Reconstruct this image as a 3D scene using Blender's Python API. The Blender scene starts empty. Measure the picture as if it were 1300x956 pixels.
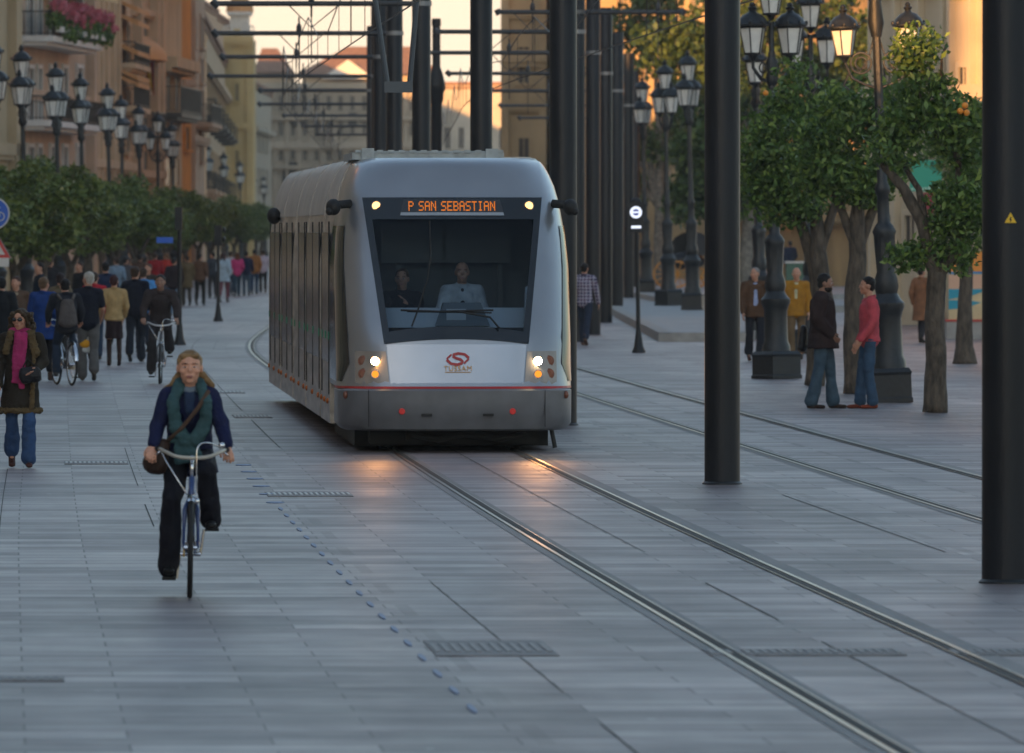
import bpy, math, random
import numpy as np
from mathutils import Vector, Matrix, noise
random.seed(7); rng = np.random.default_rng(7)
R_ = math.radians
scene = bpy.context.scene
col = scene.collection
# ------------------------------------------------------------------ camera
F = 11300.0; CX, CY = 650.0, 478.0; CAMH = 2.5
PITCH = math.atan((CY - 292.0) / F)
cam_d = bpy.data.cameras.new('camera'); cam = bpy.data.objects.new('camera', cam_d); col.objects.link(cam)
cam.location = (0, 0, CAMH); cam.rotation_euler = (math.pi / 2 - PITCH, 0, 0)
cam_d.sensor_width = 36; cam_d.lens = F / 1300 * 36
cam_d.clip_start = 1; cam_d.clip_end = 5000
cam_d.dof.use_dof = True; cam_d.dof.focus_distance = 88; cam_d.dof.aperture_fstop = 7.3
scene.camera = cam
# ------------------------------------------------------------------ world and sun
SUN_EL, SUN_AZ = 8.0, 20.0            # low evening sun, behind and to the left of the camera
sv = Vector((-math.sin(R_(SUN_AZ)) * math.cos(R_(SUN_EL)), -math.cos(R_(SUN_AZ)) * math.cos(R_(SUN_EL)), math.sin(R_(SUN_EL))))
world = bpy.data.worlds.new('World'); scene.world = world; world.use_nodes = True
wn, wl = world.node_tree.nodes, world.node_tree.links
wn.clear()
out = wn.new('ShaderNodeOutputWorld'); bg = wn.new('ShaderNodeBackground'); sky = wn.new('ShaderNodeTexSky')
sky.sky_type = 'NISHITA'; sky.sun_disc = False; sky.sun_elevation = R_(SUN_EL)
sky.sun_rotation = math.atan2(sv.x, sv.y)
sky.air_density = 1.2; sky.dust_density = 1.0; sky.ozone_density = 2.5
# warm evening haze low over the horizon
tc = wn.new('ShaderNodeTexCoord'); sx = wn.new('ShaderNodeSeparateXYZ'); rp = wn.new('ShaderNodeValToRGB'); mx = wn.new('ShaderNodeMixRGB')
wl.new(tc.outputs['Generated'], sx.inputs[0]); wl.new(sx.outputs['Z'], rp.inputs[0])
rp.color_ramp.elements[0].position = 0.035; rp.color_ramp.elements[0].color = (1, 1, 1, 1)
rp.color_ramp.elements[1].position = 0.085; rp.color_ramp.elements[1].color = (0, 0, 0, 1)
wl.new(rp.outputs[0], mx.inputs[0]); hsv = wn.new('ShaderNodeHueSaturation'); hsv.inputs['Saturation'].default_value = .78; wl.new(sky.outputs[0], hsv.inputs['Color']); wl.new(hsv.outputs[0], mx.inputs[1]); mx.inputs[2].default_value = (4.2, 3.35, 2.45, 1)
wl.new(mx.outputs[0], bg.inputs[0]); bg.inputs[1].default_value = 0.10
wl.new(bg.outputs[0], out.inputs[0])
sun_d = bpy.data.lights.new('sun', 'SUN'); sun = bpy.data.objects.new('sun', sun_d); col.objects.link(sun)
sun_d.energy = 3.2; sun_d.angle = R_(0.5); sun_d.color = (1.0, 0.47, 0.15)
sun.rotation_euler = sv.to_track_quat('Z', 'Y').to_euler()
scene.view_settings.view_transform = 'Standard'; scene.view_settings.look = 'None'
scene.view_settings.exposure = 1.72; scene.view_settings.gamma = 1
scene.render.engine = 'CYCLES'

# ------------------------------------------------------------------ picture geometry helpers
FWD = Vector((0, math.cos(PITCH), -math.sin(PITCH))); UP = Vector((0, math.sin(PITCH), math.cos(PITCH)))
def ray(px, py): return FWD + Vector((1, 0, 0)) * ((px - CX) / F) + UP * ((CY - py) / F)
def G(px, py, z=0.0):
    d = ray(px, py); t = (z - CAMH) / d.z
    return Vector((d.x * t, d.y * t, z))
def P(px, py, Y):
    d = ray(px, py); t = Y / d.y
    return Vector((d.x * t, Y, CAMH + d.z * t))
RX = [20, 49, 75, 100, 131, 166, 178, 191, 205, 224, 300, 450, 700, 900]
RV = [3.10, 1.44, -.03, -1.34, -2.92, -4.62, -5.20, -5.68, -5.98, -6.20, -7.2, -9.2, -12.5, -15]
def rail_x(y):
    s = 0
    for k in (-9, -4.5, 0, 4.5, 9): s += float(np.interp(y + k, RX, RV))
    return s / 5
# ------------------------------------------------------------------ mesh builder
def chaikin(pts, n=2):
    pts = [Vector(p) for p in pts]
    for _ in range(n):
        q = [pts[0]]
        for a, b in zip(pts[:-1], pts[1:]): q += [a.lerp(b, .25), a.lerp(b, .75)]
        pts = q + [pts[-1]]
    return pts
class MB:
    def __init__(s): s.v = []; s.f = []; s.m = []; s.mi = 0
    def add(s, vs, fs):
        o = len(s.v); s.v += [tuple(v) for v in vs]; s.f += [tuple(i + o for i in f) for f in fs]; s.m += [s.mi] * len(fs); return s
    def box(s, c, d, rz=0, M=None):
        hx, hy, hz = d[0] / 2, d[1] / 2, d[2] / 2; vs = []
        R = M if M is not None else Matrix.Rotation(rz, 3, 'Z')
        for x in (-hx, hx):
            for y in (-hy, hy):
                for z in (-hz, hz): vs.append(R @ Vector((x, y, z)) + Vector(c))
        return s.add(vs, [(0, 1, 3, 2), (4, 6, 7, 5), (0, 4, 5, 1), (2, 3, 7, 6), (0, 2, 6, 4), (1, 5, 7, 3)])
    def rings(s, rings, closed=True, cap=True):
        n = len(rings[0]); vs = [v for r in rings for v in r]; fs = []
        for i in range(len(rings) - 1):
            for j in range(n if closed else n - 1):
                k = (j + 1) % n; fs.append((i * n + j, i * n + k, (i + 1) * n + k, (i + 1) * n + j))
        if cap: fs.append(tuple(range(n - 1, -1, -1))); fs.append(tuple((len(rings) - 1) * n + j for j in range(n)))
        return s.add(vs, fs)
    def lathe(s, prof, n=16, c=(0, 0, 0), rot=0, sq=None):
        rs = []
        for r, z in prof: rs.append([(c[0] + r * math.cos(rot + 2 * math.pi * j / n), c[1] + r * math.sin(rot + 2 * math.pi * j / n), c[2] + z) for j in range(n)])
        return s.rings(rs)
    def cyl(s, a, b, r0, r1=None, n=10):
        r1 = r0 if r1 is None else r1
        return s.tube([a, b], [r0, r1], n)
    def tube(s, pts, r, n=8, cap=True):
        pts = [Vector(p) for p in pts]; rr = r if isinstance(r, (list, tuple)) else [r] * len(pts); rs = []; prev = None
        for i, p in enumerate(pts):
            t = (pts[min(i + 1, len(pts) - 1)] - pts[max(i - 1, 0)])
            if t.length < 1e-9: t = Vector((0, 0, 1))
            t.normalize()
            if prev is None:
                a = Vector((1, 0, 0)) if abs(t.x) < .8 else Vector((0, 1, 0))
            else: a = prev
            b = t.cross(a)
            if b.length < 1e-6: b = t.cross(Vector((0, 1, 0)))
            b.normalize(); a = b.cross(t).normalized(); prev = a
            rs.append([p + a * rr[i] * math.cos(2 * math.pi * j / n) + b * rr[i] * math.sin(2 * math.pi * j / n) for j in range(n)])
        return s.rings(rs, cap=cap)
    def torus(s, c, Rr, r, axis='X', n=28, m=8, a0=0, a1=360, sx=1):
        pts = []
        full = (a1 - a0) >= 359.9
        k = n if full else n + 1
        rs = []
        for i in range(k):
            a = R_(a0 + (a1 - a0) * i / n); ring = []
            for j in range(m):
                b = 2 * math.pi * j / m; rad = Rr + r * math.cos(b); h = r * math.sin(b) * sx
                if axis == 'X': v = (h, rad * math.cos(a), rad * math.sin(a))
                elif axis == 'Y': v = (rad * math.cos(a), h, rad * math.sin(a))
                else: v = (rad * math.cos(a), rad * math.sin(a), h)
                ring.append((v[0] + c[0], v[1] + c[1], v[2] + c[2]))
            rs.append(ring)
        if full: rs.append(rs[0])
        return s.rings(rs, cap=not full)
    def ell(s, c, r, M=None, n=12, m=8):
        if not isinstance(r, (tuple, list)): r = (r, r, r)
        M = M or Matrix.Identity(3); c = Vector(c); rs = []
        for i in range(1, m):
            a = math.pi * i / m
            rs.append([c + M @ Vector((r[0] * math.sin(a) * math.cos(2 * math.pi * j / n), r[1] * math.sin(a) * math.sin(2 * math.pi * j / n), -r[2] * math.cos(a))) for j in range(n)])
        o = len(s.v); s.rings(rs, cap=False)
        b = len(s.v); s.v += [tuple(c + M @ Vector((0, 0, -r[2]))), tuple(c + M @ Vector((0, 0, r[2])))]
        for j in range(n):
            k = (j + 1) % n
            s.f.append((b, o + k, o + j)); s.f.append((b + 1, o + (m - 2) * n + j, o + (m - 2) * n + k)); s.m += [s.mi] * 2
        return s
    def ecap(s, p0, p1, e0, e1, side=(1, 0, 0), n=14):
        """rounded elliptical limb from p0 to p1; e=(half width along side, half depth)"""
        p0, p1 = Vector(p0), Vector(p1); t = (p1 - p0); L = t.length
        t = t / L if L > 1e-6 else Vector((0, 0, 1)); sd = Vector(side); b = t.cross(sd)
        if b.length < .15: b = t.cross(Vector((0, 1, 0)))
        b.normalize(); a = b.cross(t).normalized()
        e0 = (e0, e0) if not isinstance(e0, (tuple, list)) else e0; e1 = (e1, e1) if not isinstance(e1, (tuple, list)) else e1
        rs = []
        def ring(p, ea, eb): rs.append([p + a * ea * math.cos(2 * math.pi * j / n) + b * eb * math.sin(2 * math.pi * j / n) for j in range(n)])
        for q in (80, 50, 25):
            k = math.cos(R_(q)); h = math.sin(R_(q)); ring(p0 - t * min(e0) * h, e0[0] * k, e0[1] * k)
        ring(p0, *e0); ring(p1, *e1)
        for q in (25, 50, 80):
            k = math.cos(R_(q)); h = math.sin(R_(q)); ring(p1 + t * min(e1) * h, e1[0] * k, e1[1] * k)
        return s.rings(rs)
    def poly(s, pts): return s.add(pts, [tuple(range(len(pts)))])
    def prism(s, pts, off):
        """extrude polygon pts by vector off (pts counter-clockwise seen against off)"""
        o = Vector(off); n = len(pts); a = [Vector(p) for p in pts]; b = [p + o for p in a]
        fs = [tuple(range(n - 1, -1, -1)), tuple(range(n, 2 * n))] + [(i, (i + 1) % n, (i + 1) % n + n, i + n) for i in range(n)]
        return s.add(a + b, fs)
    def build(s, name, mat, parent=None, smooth=False, loc=None, kind=None, autos=None):
        me = bpy.data.meshes.new(name); me.from_pydata(s.v, [], s.f)
        mats = mat if isinstance(mat, (list, tuple)) else [mat]
        for m in mats: me.materials.append(m)
        if len(mats) > 1: me.polygons.foreach_set('material_index', s.m)
        if smooth: me.polygons.foreach_set('use_smooth', [True] * len(me.polygons))
        me.update()
        if autos is not None:
            me.polygons.foreach_set('use_smooth', [True] * len(me.polygons)); me.set_sharp_from_angle(angle=R_(autos))
        ob = bpy.data.objects.new(name, me); col.objects.link(ob)
        if parent: ob.parent = parent
        if loc is not None: ob.location = loc
        if kind: ob['kind'] = kind
        return ob
def tag(o, label=None, cat=None, group=None, kind=None):
    if label: o['label'] = label
    if cat: o['category'] = cat
    if group: o['group'] = group
    if kind: o['kind'] = kind
    return o
def empty(name, loc, rz=0, label=None, cat=None, group=None):
    o = bpy.data.objects.new(name, None); col.objects.link(o); o.location = loc; o.rotation_euler = (0, 0, rz); o.empty_display_size = .2
    return tag(o, label, cat, group)
def kids(o): return [c for c in bpy.data.objects if c.parent == o]
def copy_tree(o, parent=None):
    c = o.copy(); col.objects.link(c); c.parent = parent
    for ch in o.get('_k', []) if False else KIDS.get(o.name, []) or kids(o): copy_tree(ch, c)
    return c
KIDS = {}
# ------------------------------------------------------------------ materials
def mat(name, base, rough=.6, metal=0, var=.0, scale=3, bump=0, bscale=40, spec=.5, coat=0, streak=False, emis=None, es=0, c2=None, trans=0, stretch=(1, 1, 1), rand=False):
    m = bpy.data.materials.new(name); m.use_nodes = True; nt = m.node_tree; b = nt.nodes['Principled BSDF']; N = nt.nodes.new; L = nt.links.new
    b.inputs['Base Color'].default_value = (*base, 1); b.inputs['Roughness'].default_value = rough; b.inputs['Metallic'].default_value = metal
    b.inputs['Specular IOR Level'].default_value = spec; b.inputs['Coat Weight'].default_value = coat
    if emis: b.inputs['Emission Color'].default_value = (*emis, 1); b.inputs['Emission Strength'].default_value = es
    tcn = N('ShaderNodeTexCoord'); mp = N('ShaderNodeMapping'); L(tcn.outputs['Object'], mp.inputs[0]); mp.inputs['Scale'].default_value = stretch
    if var or c2:
        no = N('ShaderNodeTexNoise'); no.inputs['Scale'].default_value = scale; no.inputs['Detail'].default_value = 5; L(mp.outputs[0], no.inputs[0])
        r = N('ShaderNodeValToRGB'); L(no.outputs[0], r.inputs[0]); r.color_ramp.elements[0].position = .35; r.color_ramp.elements[1].position = .68
        d = c2 or tuple(c * (1 - var) for c in base)
        r.color_ramp.elements[0].color = (*d, 1); r.color_ramp.elements[1].color = (*[min(1, c * (1 + var)) for c in base], 1) if not c2 else (*base, 1)
        L(r.outputs[0], b.inputs['Base Color'])
        if not metal and rough > .2:
            mr = N('ShaderNodeMapRange'); L(no.outputs[0], mr.inputs[0]); mr.inputs[3].default_value = rough * .85; mr.inputs[4].default_value = min(1, rough * 1.15); L(mr.outputs[0], b.inputs['Roughness'])
    if bump:
        n2 = N('ShaderNodeTexNoise'); n2.inputs['Scale'].default_value = bscale; n2.inputs['Detail'].default_value = 4; L(mp.outputs[0], n2.inputs[0])
        bp = N('ShaderNodeBump'); bp.inputs['Strength'].default_value = bump; bp.inputs['Distance'].default_value = .02; L(n2.outputs[0], bp.inputs['Height']); L(bp.outputs[0], b.inputs['Normal'])
    return m
MC = {}
def cloth(rgb, rough=.85, var=.18):
    k = (tuple(rgb), rough)
    if k not in MC: MC[k] = mat('cloth', rgb, rough, var=var, scale=9, bump=.5, bscale=45, spec=.2)
    return MC[k]
def leaf_mat(name, c1, c2, c3):
    m = bpy.data.materials.new(name); m.use_nodes = True; nt = m.node_tree; b = nt.nodes['Principled BSDF']; N = nt.nodes.new; L = nt.links.new
    g = N('ShaderNodeNewGeometry'); r = N('ShaderNodeValToRGB'); L(g.outputs['Random Per Island'], r.inputs[0])
    r.color_ramp.elements[0].color = (*c1, 1); r.color_ramp.elements[1].color = (*c3, 1); e = r.color_ramp.elements.new(.6); e.color = (*c2, 1)
    L(r.outputs[0], b.inputs['Base Color']); b.inputs['Roughness'].default_value = .42; b.inputs['Specular IOR Level'].default_value = .4
    tr = N('ShaderNodeBsdfTranslucent'); L(r.outputs[0], tr.inputs[0]); ms = N('ShaderNodeMixShader'); ms.inputs[0].default_value = .25
    L(b.outputs[0], ms.inputs[1]); L(tr.outputs[0], ms.inputs[2]); L(ms.outputs[0], nt.nodes['Material Output'].inputs[0])
    return m
M = {}
M['pole'] = mat('black_pole_paint', (.011, .013, .017), .42, var=.25, scale=2.5, bump=.15, bscale=30, spec=.28, stretch=(1, 1, .3))
M['iron'] = mat('cast_iron', (.012, .015, .018), .42, var=.3, scale=14, bump=.3, bscale=60)
M['arm'] = mat('dark_steel_tube', (.03, .033, .038), .45)
M['steel'] = mat('bare_steel', (.5, .5, .5), .3, metal=1, var=.2, scale=30)
M['chrome'] = mat('chrome', (.75, .75, .75), .12, metal=1)
M['silver'] = mat('silver_paint', (.34, .355, .375), .30, metal=.65, var=.06, scale=1.5, coat=.3)
M['silver2'] = mat('silver_front_panel', (.50, .51, .53), .26, metal=.55, var=.06, scale=2, coat=.4)
M['bumper'] = mat('grey_bumper_paint', (.16, .165, .175), .42, metal=.2, var=.12, scale=4, coat=.2)
M['side'] = mat('brushed_side_panel', (.40, .37, .34), .32, metal=.5, var=.35, scale=2.2, stretch=(1, .3, 3))
M['roofp'] = mat('roof_fairing', (.46, .43, .39), .5, metal=.2, var=.12, scale=2)
M['rubber'] = mat('rubber', (.012, .012, .012), .7)
M['blackgl'] = mat('black_glass', (.008, .011, .014), .08, spec=.6)
M['red'] = mat('red_paint', (.40, .02, .02), .4)
M['lantern_glass'] = mat('frosted_glass', (.70, .70, .66), .35, var=.08, scale=6)
M['wood'] = mat('bark', (.085, .066, .048), .9, var=.5, scale=14, bump=2.0, bscale=26, stretch=(1, 1, .35))
M['bark_grey'] = mat('pale_bark', (.16, .145, .12), .9, var=.4, scale=7, bump=.6, bscale=20)
M['wire'] = mat('wire', (.03, .03, .03), .5)
M['skin'] = mat('skin', (.50, .25, .16), .5, var=.08, scale=20)
M['skin2'] = mat('skin_tanned', (.30, .16, .105), .5, var=.08, scale=20)
M['skin_pale'] = mat('skin_fair', (.66, .33, .21), .5, var=.08, scale=20)
def glass(name, tint, refl=.35, rough=.05):
    m = bpy.data.materials.new(name); m.use_nodes = True; nt = m.node_tree; nt.nodes.clear(); N = nt.nodes.new; L = nt.links.new
    o = N('ShaderNodeOutputMaterial'); t = N('ShaderNodeBsdfTransparent'); t.inputs[0].default_value = (*tint, 1)
    g = N('ShaderNodeBsdfGlossy'); g.inputs['Roughness'].default_value = rough; g.inputs[0].default_value = (.9, .95, 1, 1)
    fr = N('ShaderNodeLayerWeight'); fr.inputs[0].default_value = refl; mxs = N('ShaderNodeMixShader')
    L(fr.outputs['Fresnel'], mxs.inputs[0]); L(t.outputs[0], mxs.inputs[1]); L(g.outputs[0], mxs.inputs[2]); L(mxs.outputs[0], o.inputs[0]); return m
M['windscreen'] = glass('tinted_windscreen', (.50, .60, .68), .22)
def emit(name, c, s):
    m = bpy.data.materials.new(name); m.use_nodes = True; nt = m.node_tree; nt.nodes.clear(); o = nt.nodes.new('ShaderNodeOutputMaterial'); e = nt.nodes.new('ShaderNodeEmission')
    e.inputs[0].default_value = (*c, 1); e.inputs[1].default_value = s; nt.links.new(e.outputs[0], o.inputs[0]); return m
# ------------------------------------------------------------------ ground
def ground_mat():
    m = bpy.data.materials.new('granite_paving'); m.use_nodes = True; nt = m.node_tree; b = nt.nodes['Principled BSDF']; N = nt.nodes.new; L = nt.links.new
    uv = N('ShaderNodeUVMap')
    def brick(w, h, mort, off, sq=1.0):
        t = N('ShaderNodeTexBrick'); t.inputs['Scale'].default_value = 1; t.inputs['Brick Width'].default_value = w; t.inputs['Row Height'].default_value = h
        t.inputs['Mortar Size'].default_value = mort; t.inputs['Mortar Smooth'].default_value = .15; t.offset = off; t.inputs['Bias'].default_value = 0
        L(uv.outputs[0], t.inputs[0]); return t
    t1 = brick(1.21, .60, .006, .42)
    t1.inputs['Color1'].default_value = (.19, .163, .166, 1); t1.inputs['Color2'].default_value = (.32, .275, .278, 1); t1.inputs['Mortar'].default_value = (.11, .10, .10, 1)
    # irregular long stains and lighter patches
    mp = N('ShaderNodeMapping'); L(uv.outputs[0], mp.inputs[0]); mp.inputs['Scale'].default_value = (.35, .06, 1)
    n1 = N('ShaderNodeTexNoise'); n1.inputs['Scale'].default_value = 1.6; n1.inputs['Detail'].default_value = 6; n1.inputs['Roughness'].default_value = .6; L(mp.outputs[0], n1.inputs[0])
    r1 = N('ShaderNodeValToRGB'); L(n1.outputs[0], r1.inputs[0]); r1.color_ramp.elements[0].position = .32; r1.color_ramp.elements[0].color = (.58, .56, .56, 1); r1.color_ramp.elements[1].position = .70; r1.color_ramp.elements[1].color = (1.30, 1.27, 1.24, 1)
    mu = N('ShaderNodeMixRGB'); mu.blend_type = 'MULTIPLY'; mu.inputs[0].default_value = 1; L(t1.outputs[0], mu.inputs[1]); L(r1.outputs[0], mu.inputs[2])
    # row-wise variation
    mp2 = N('ShaderNodeMapping'); L(uv.outputs[0], mp2.inputs[0]); mp2.inputs['Scale'].default_value = (.20, 2.6, 1)
    n2 = N('ShaderNodeTexNoise'); n2.inputs['Scale'].default_value = 1.3; n2.inputs['Detail'].default_value = 3; L(mp2.outputs[0], n2.inputs[0])
    r2 = N('ShaderNodeValToRGB'); L(n2.outputs[0], r2.inputs[0]); r2.color_ramp.elements[0].position = .35; r2.color_ramp.elements[0].color = (.76, .76, .78, 1); r2.color_ramp.elements[1].position = .62; r2.color_ramp.elements[1].color = (1.18, 1.17, 1.15, 1)
    mu2 = N('ShaderNodeMixRGB'); mu2.blend_type = 'MULTIPLY'; mu2.inputs[0].default_value = 1; L(mu.outputs[0], mu2.inputs[1]); L(r2.outputs[0], mu2.inputs[2])
    # small pale spots: gum, droppings
    vo = N('ShaderNodeTexVoronoi'); vo.inputs['Scale'].default_value = 1.3; L(uv.outputs[0], vo.inputs[0])
    lt = N('ShaderNodeMath'); lt.operation = 'LESS_THAN'; L(vo.outputs['Distance'], lt.inputs[0]); lt.inputs[1].default_value = .035
    mu3 = N('ShaderNodeMixRGB'); mu3.inputs[2].default_value = (.42, .42, .40, 1); L(lt.outputs[0], mu3.inputs[0]); L(mu2.outputs[0], mu3.inputs[1])
    t2 = brick(4.84, 1.8, .05, .33); t2.inputs['Color1'].default_value = (1, 1, 1, 1); t2.inputs['Color2'].default_value = (.80, .80, .81, 1); t2.inputs['Mortar'].default_value = (.42, .40, .39, 1)
    mu4 = N('ShaderNodeMixRGB'); mu4.blend_type = 'MULTIPLY'; L(n1.outputs[0], mu4.inputs[0]); L(mu3.outputs[0], mu4.inputs[1]); L(t2.outputs[0], mu4.inputs[2])
    L(mu4.outputs[0], b.inputs['Base Color'])
    n3 = N('ShaderNodeTexNoise'); n3.inputs['Scale'].default_value = 2.2; n3.inputs['Detail'].default_value = 8; L(uv.outputs[0], n3.inputs[0])
    mr = N('ShaderNodeMapRange'); L(n3.outputs[0], mr.inputs[0]); mr.inputs[3].default_value = .32; mr.inputs[4].default_value = .55; bw = N('ShaderNodeMath'); bw.operation = 'MULTIPLY_ADD'; bw.inputs[1].default_value = -.5; bw.inputs[2].default_value = .16; L(t1.outputs[0], bw.inputs[0]); a2 = N('ShaderNodeMath'); L(bw.outputs[0], a2.inputs[0]); L(mr.outputs[0], a2.inputs[1]); L(a2.outputs[0], b.inputs['Roughness'])
    b.inputs['Specular IOR Level'].default_value = .30
    n4 = N('ShaderNodeTexNoise'); n4.inputs['Scale'].default_value = 14; n4.inputs['Detail'].default_value = 5; L(uv.outputs[0], n4.inputs[0])
    ad = N('ShaderNodeMath'); ad.operation = 'MULTIPLY_ADD'; L(n4.outputs[0], ad.inputs[0]); ad.inputs[1].default_value = .35
    inv = N('ShaderNodeMath'); inv.operation = 'SUBTRACT'; inv.inputs[0].default_value = 1; L(t1.outputs['Fac'], inv.inputs[1]); L(inv.outputs[0], ad.inputs[2])
    bp = N('ShaderNodeBump'); bp.inputs['Strength'].default_value = .5; bp.inputs['Distance'].default_value = .012; L(ad.outputs[0], bp.inputs['Height']); L(bp.outputs[0], b.inputs['Normal'])
    return m
M['ground'] = ground_mat()
def sheet(name, xs, ys, z, material, follow=True, kind='structure'):
    me = bpy.data.meshes.new(name); vs = []; uvs = []; fs = []
    for y in ys:
        for x in xs: vs.append((x, y, z)); uvs.append((x - rail_x(y), y))
    n = len(xs)
    for i in range(len(ys) - 1):
        for j in range(n - 1): fs.append((i * n + j, i * n + j + 1, (i + 1) * n + j + 1, (i + 1) * n + j))
    me.from_pydata(vs, [], fs); ul = me.uv_layers.new(name='UVMap')
    for p in me.polygons:
        for li, vi in zip(p.loop_indices, p.vertices): ul.data[li].uv = uvs[vi]
    me.materials.append(material); o = bpy.data.objects.new(name, me); col.objects.link(o); o['kind'] = kind; return o
ys = [-400, -150, -50] + list(range(0, 320, 3)) + [350, 400, 500, 650, 900, 1300, 2500, 4500]
sheet('ground', [-3000, -300, -80, -30, -10, 0, 10, 30, 80, 300, 3000], ys, 0, M['ground'])
# tram tracks: concrete strip, groove and rail head, following the curve
M['strip'] = mat('rail_mortar', (.15, .14, .135), .6, var=.35, scale=2.5, bump=.3, stretch=(1, .1, 1))
M['groove'] = mat('rail_groove', (.012, .011, .01), .8)
M['railhead'] = mat('polished_rail', (.24, .19, .15), .30, metal=1, var=.15, scale=5)
def ribbon(mb, off0, off1, y0, y1, z, step=1.5):
    y = y0; rs = []
    while y < y1 + 1e-6:
        c = rail_x(y); rs.append([(c + off0, y, z), (c + off1, y, z)]); y += step
    n = len(rs); vs = [v for r in rs for v in r]
    mb.add(vs, [(2 * i, 2 * i + 1, 2 * i + 3, 2 * i + 2) for i in range(n - 1)])
for off in (0.0, 4.12):
    tr = MB()
    for g in (0, 1.435):
        c = off + g; sgn = 1 if g == 0 else -1
        tr.mi = 0; ribbon(tr, c - .09, c + .16, 20, 600, .004)
        tr.mi = 1; ribbon(tr, c + .035 if sgn > 0 else c - .085, c + .085 if sgn > 0 else c - .035, 20, 600, .009)
        tr.mi = 2; ribbon(tr, c - .014, c + .014, 20, 600, .013)
        tr.mi = 2; ribbon(tr, c + .085 if sgn > 0 else c - .093, c + .093 if sgn > 0 else c - .085, 20, 600, .011)
    o = tr.build('tram_track', [M['strip'], M['groove'], M['railhead']]); tag(o, kind='structure')
# long paving joints that run beside the rails
jt = MB()
jr = random.Random(3)
for off in (-4.3, -3.0, -1.22, -.75, .72, 2.3, 3.05, 6.9, 8.2):
    yj = 30
    while yj < 300:
        L_ = jr.choice((6, 9, 15, 24)); w_ = jr.uniform(.003, .007)
        if jr.random() < (.6 if off in (-1.22, .72) else .25): ribbon(jt, off - w_, off + w_, yj, yj + L_, .004, 3)
        yj += L_ + jr.choice((0, 3, 6))
tag(jt.build('paving_joint', M['groove']), kind='structure')
# raised kerbed plaza on the right
M['plaza'] = mat('plaza_paving', (.24, .245, .25), .6, var=.18, scale=.8, bump=.2, bscale=12)
M['kerb'] = mat('kerb_granite', (.30, .29, .27), .75, var=.2, scale=3, bump=.3)
def plateau(name, pts, z0, z1):
    mb = MB(); inner = []
    c = Vector((sum(p[0] for p in pts) / len(pts), sum(p[1] for p in pts) / len(pts), 0))
    mb.mi = 0; mb.prism([(p[0], p[1], z0) for p in pts], (0, 0, z1 - z0))
    mb.m[-len(pts):] = [1] * len(pts)
    # kerb band on top
    n = len(pts); mb.mi = 1
    for i in range(n):
        a = Vector((*pts[i], 0)); b = Vector((*pts[(i + 1) % n], 0)); d = (b - a).normalized(); nn = Vector((-d.y, d.x, 0)) * .3
        mb.poly([(a.x, a.y, z1 + .004), (b.x, b.y, z1 + .004), (b.x + nn.x, b.y + nn.y, z1 + .004), (a.x + nn.x, a.y + nn.y, z1 + .004)])
    tag(mb.build(name, [M['plaza'], M['kerb']]), kind='structure')
plateau('pavement', [(3.28, 199), (5.3, 199), (9.5, 270), (30, 290), (30, 600), (3.0, 600), (2.95, 256)], 0, .2)
plateau('steps', [(4.6, 285), (9.0, 292), (30, 330), (30, 595), (3.6, 595), (3.6, 330)], .2, .36)
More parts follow.
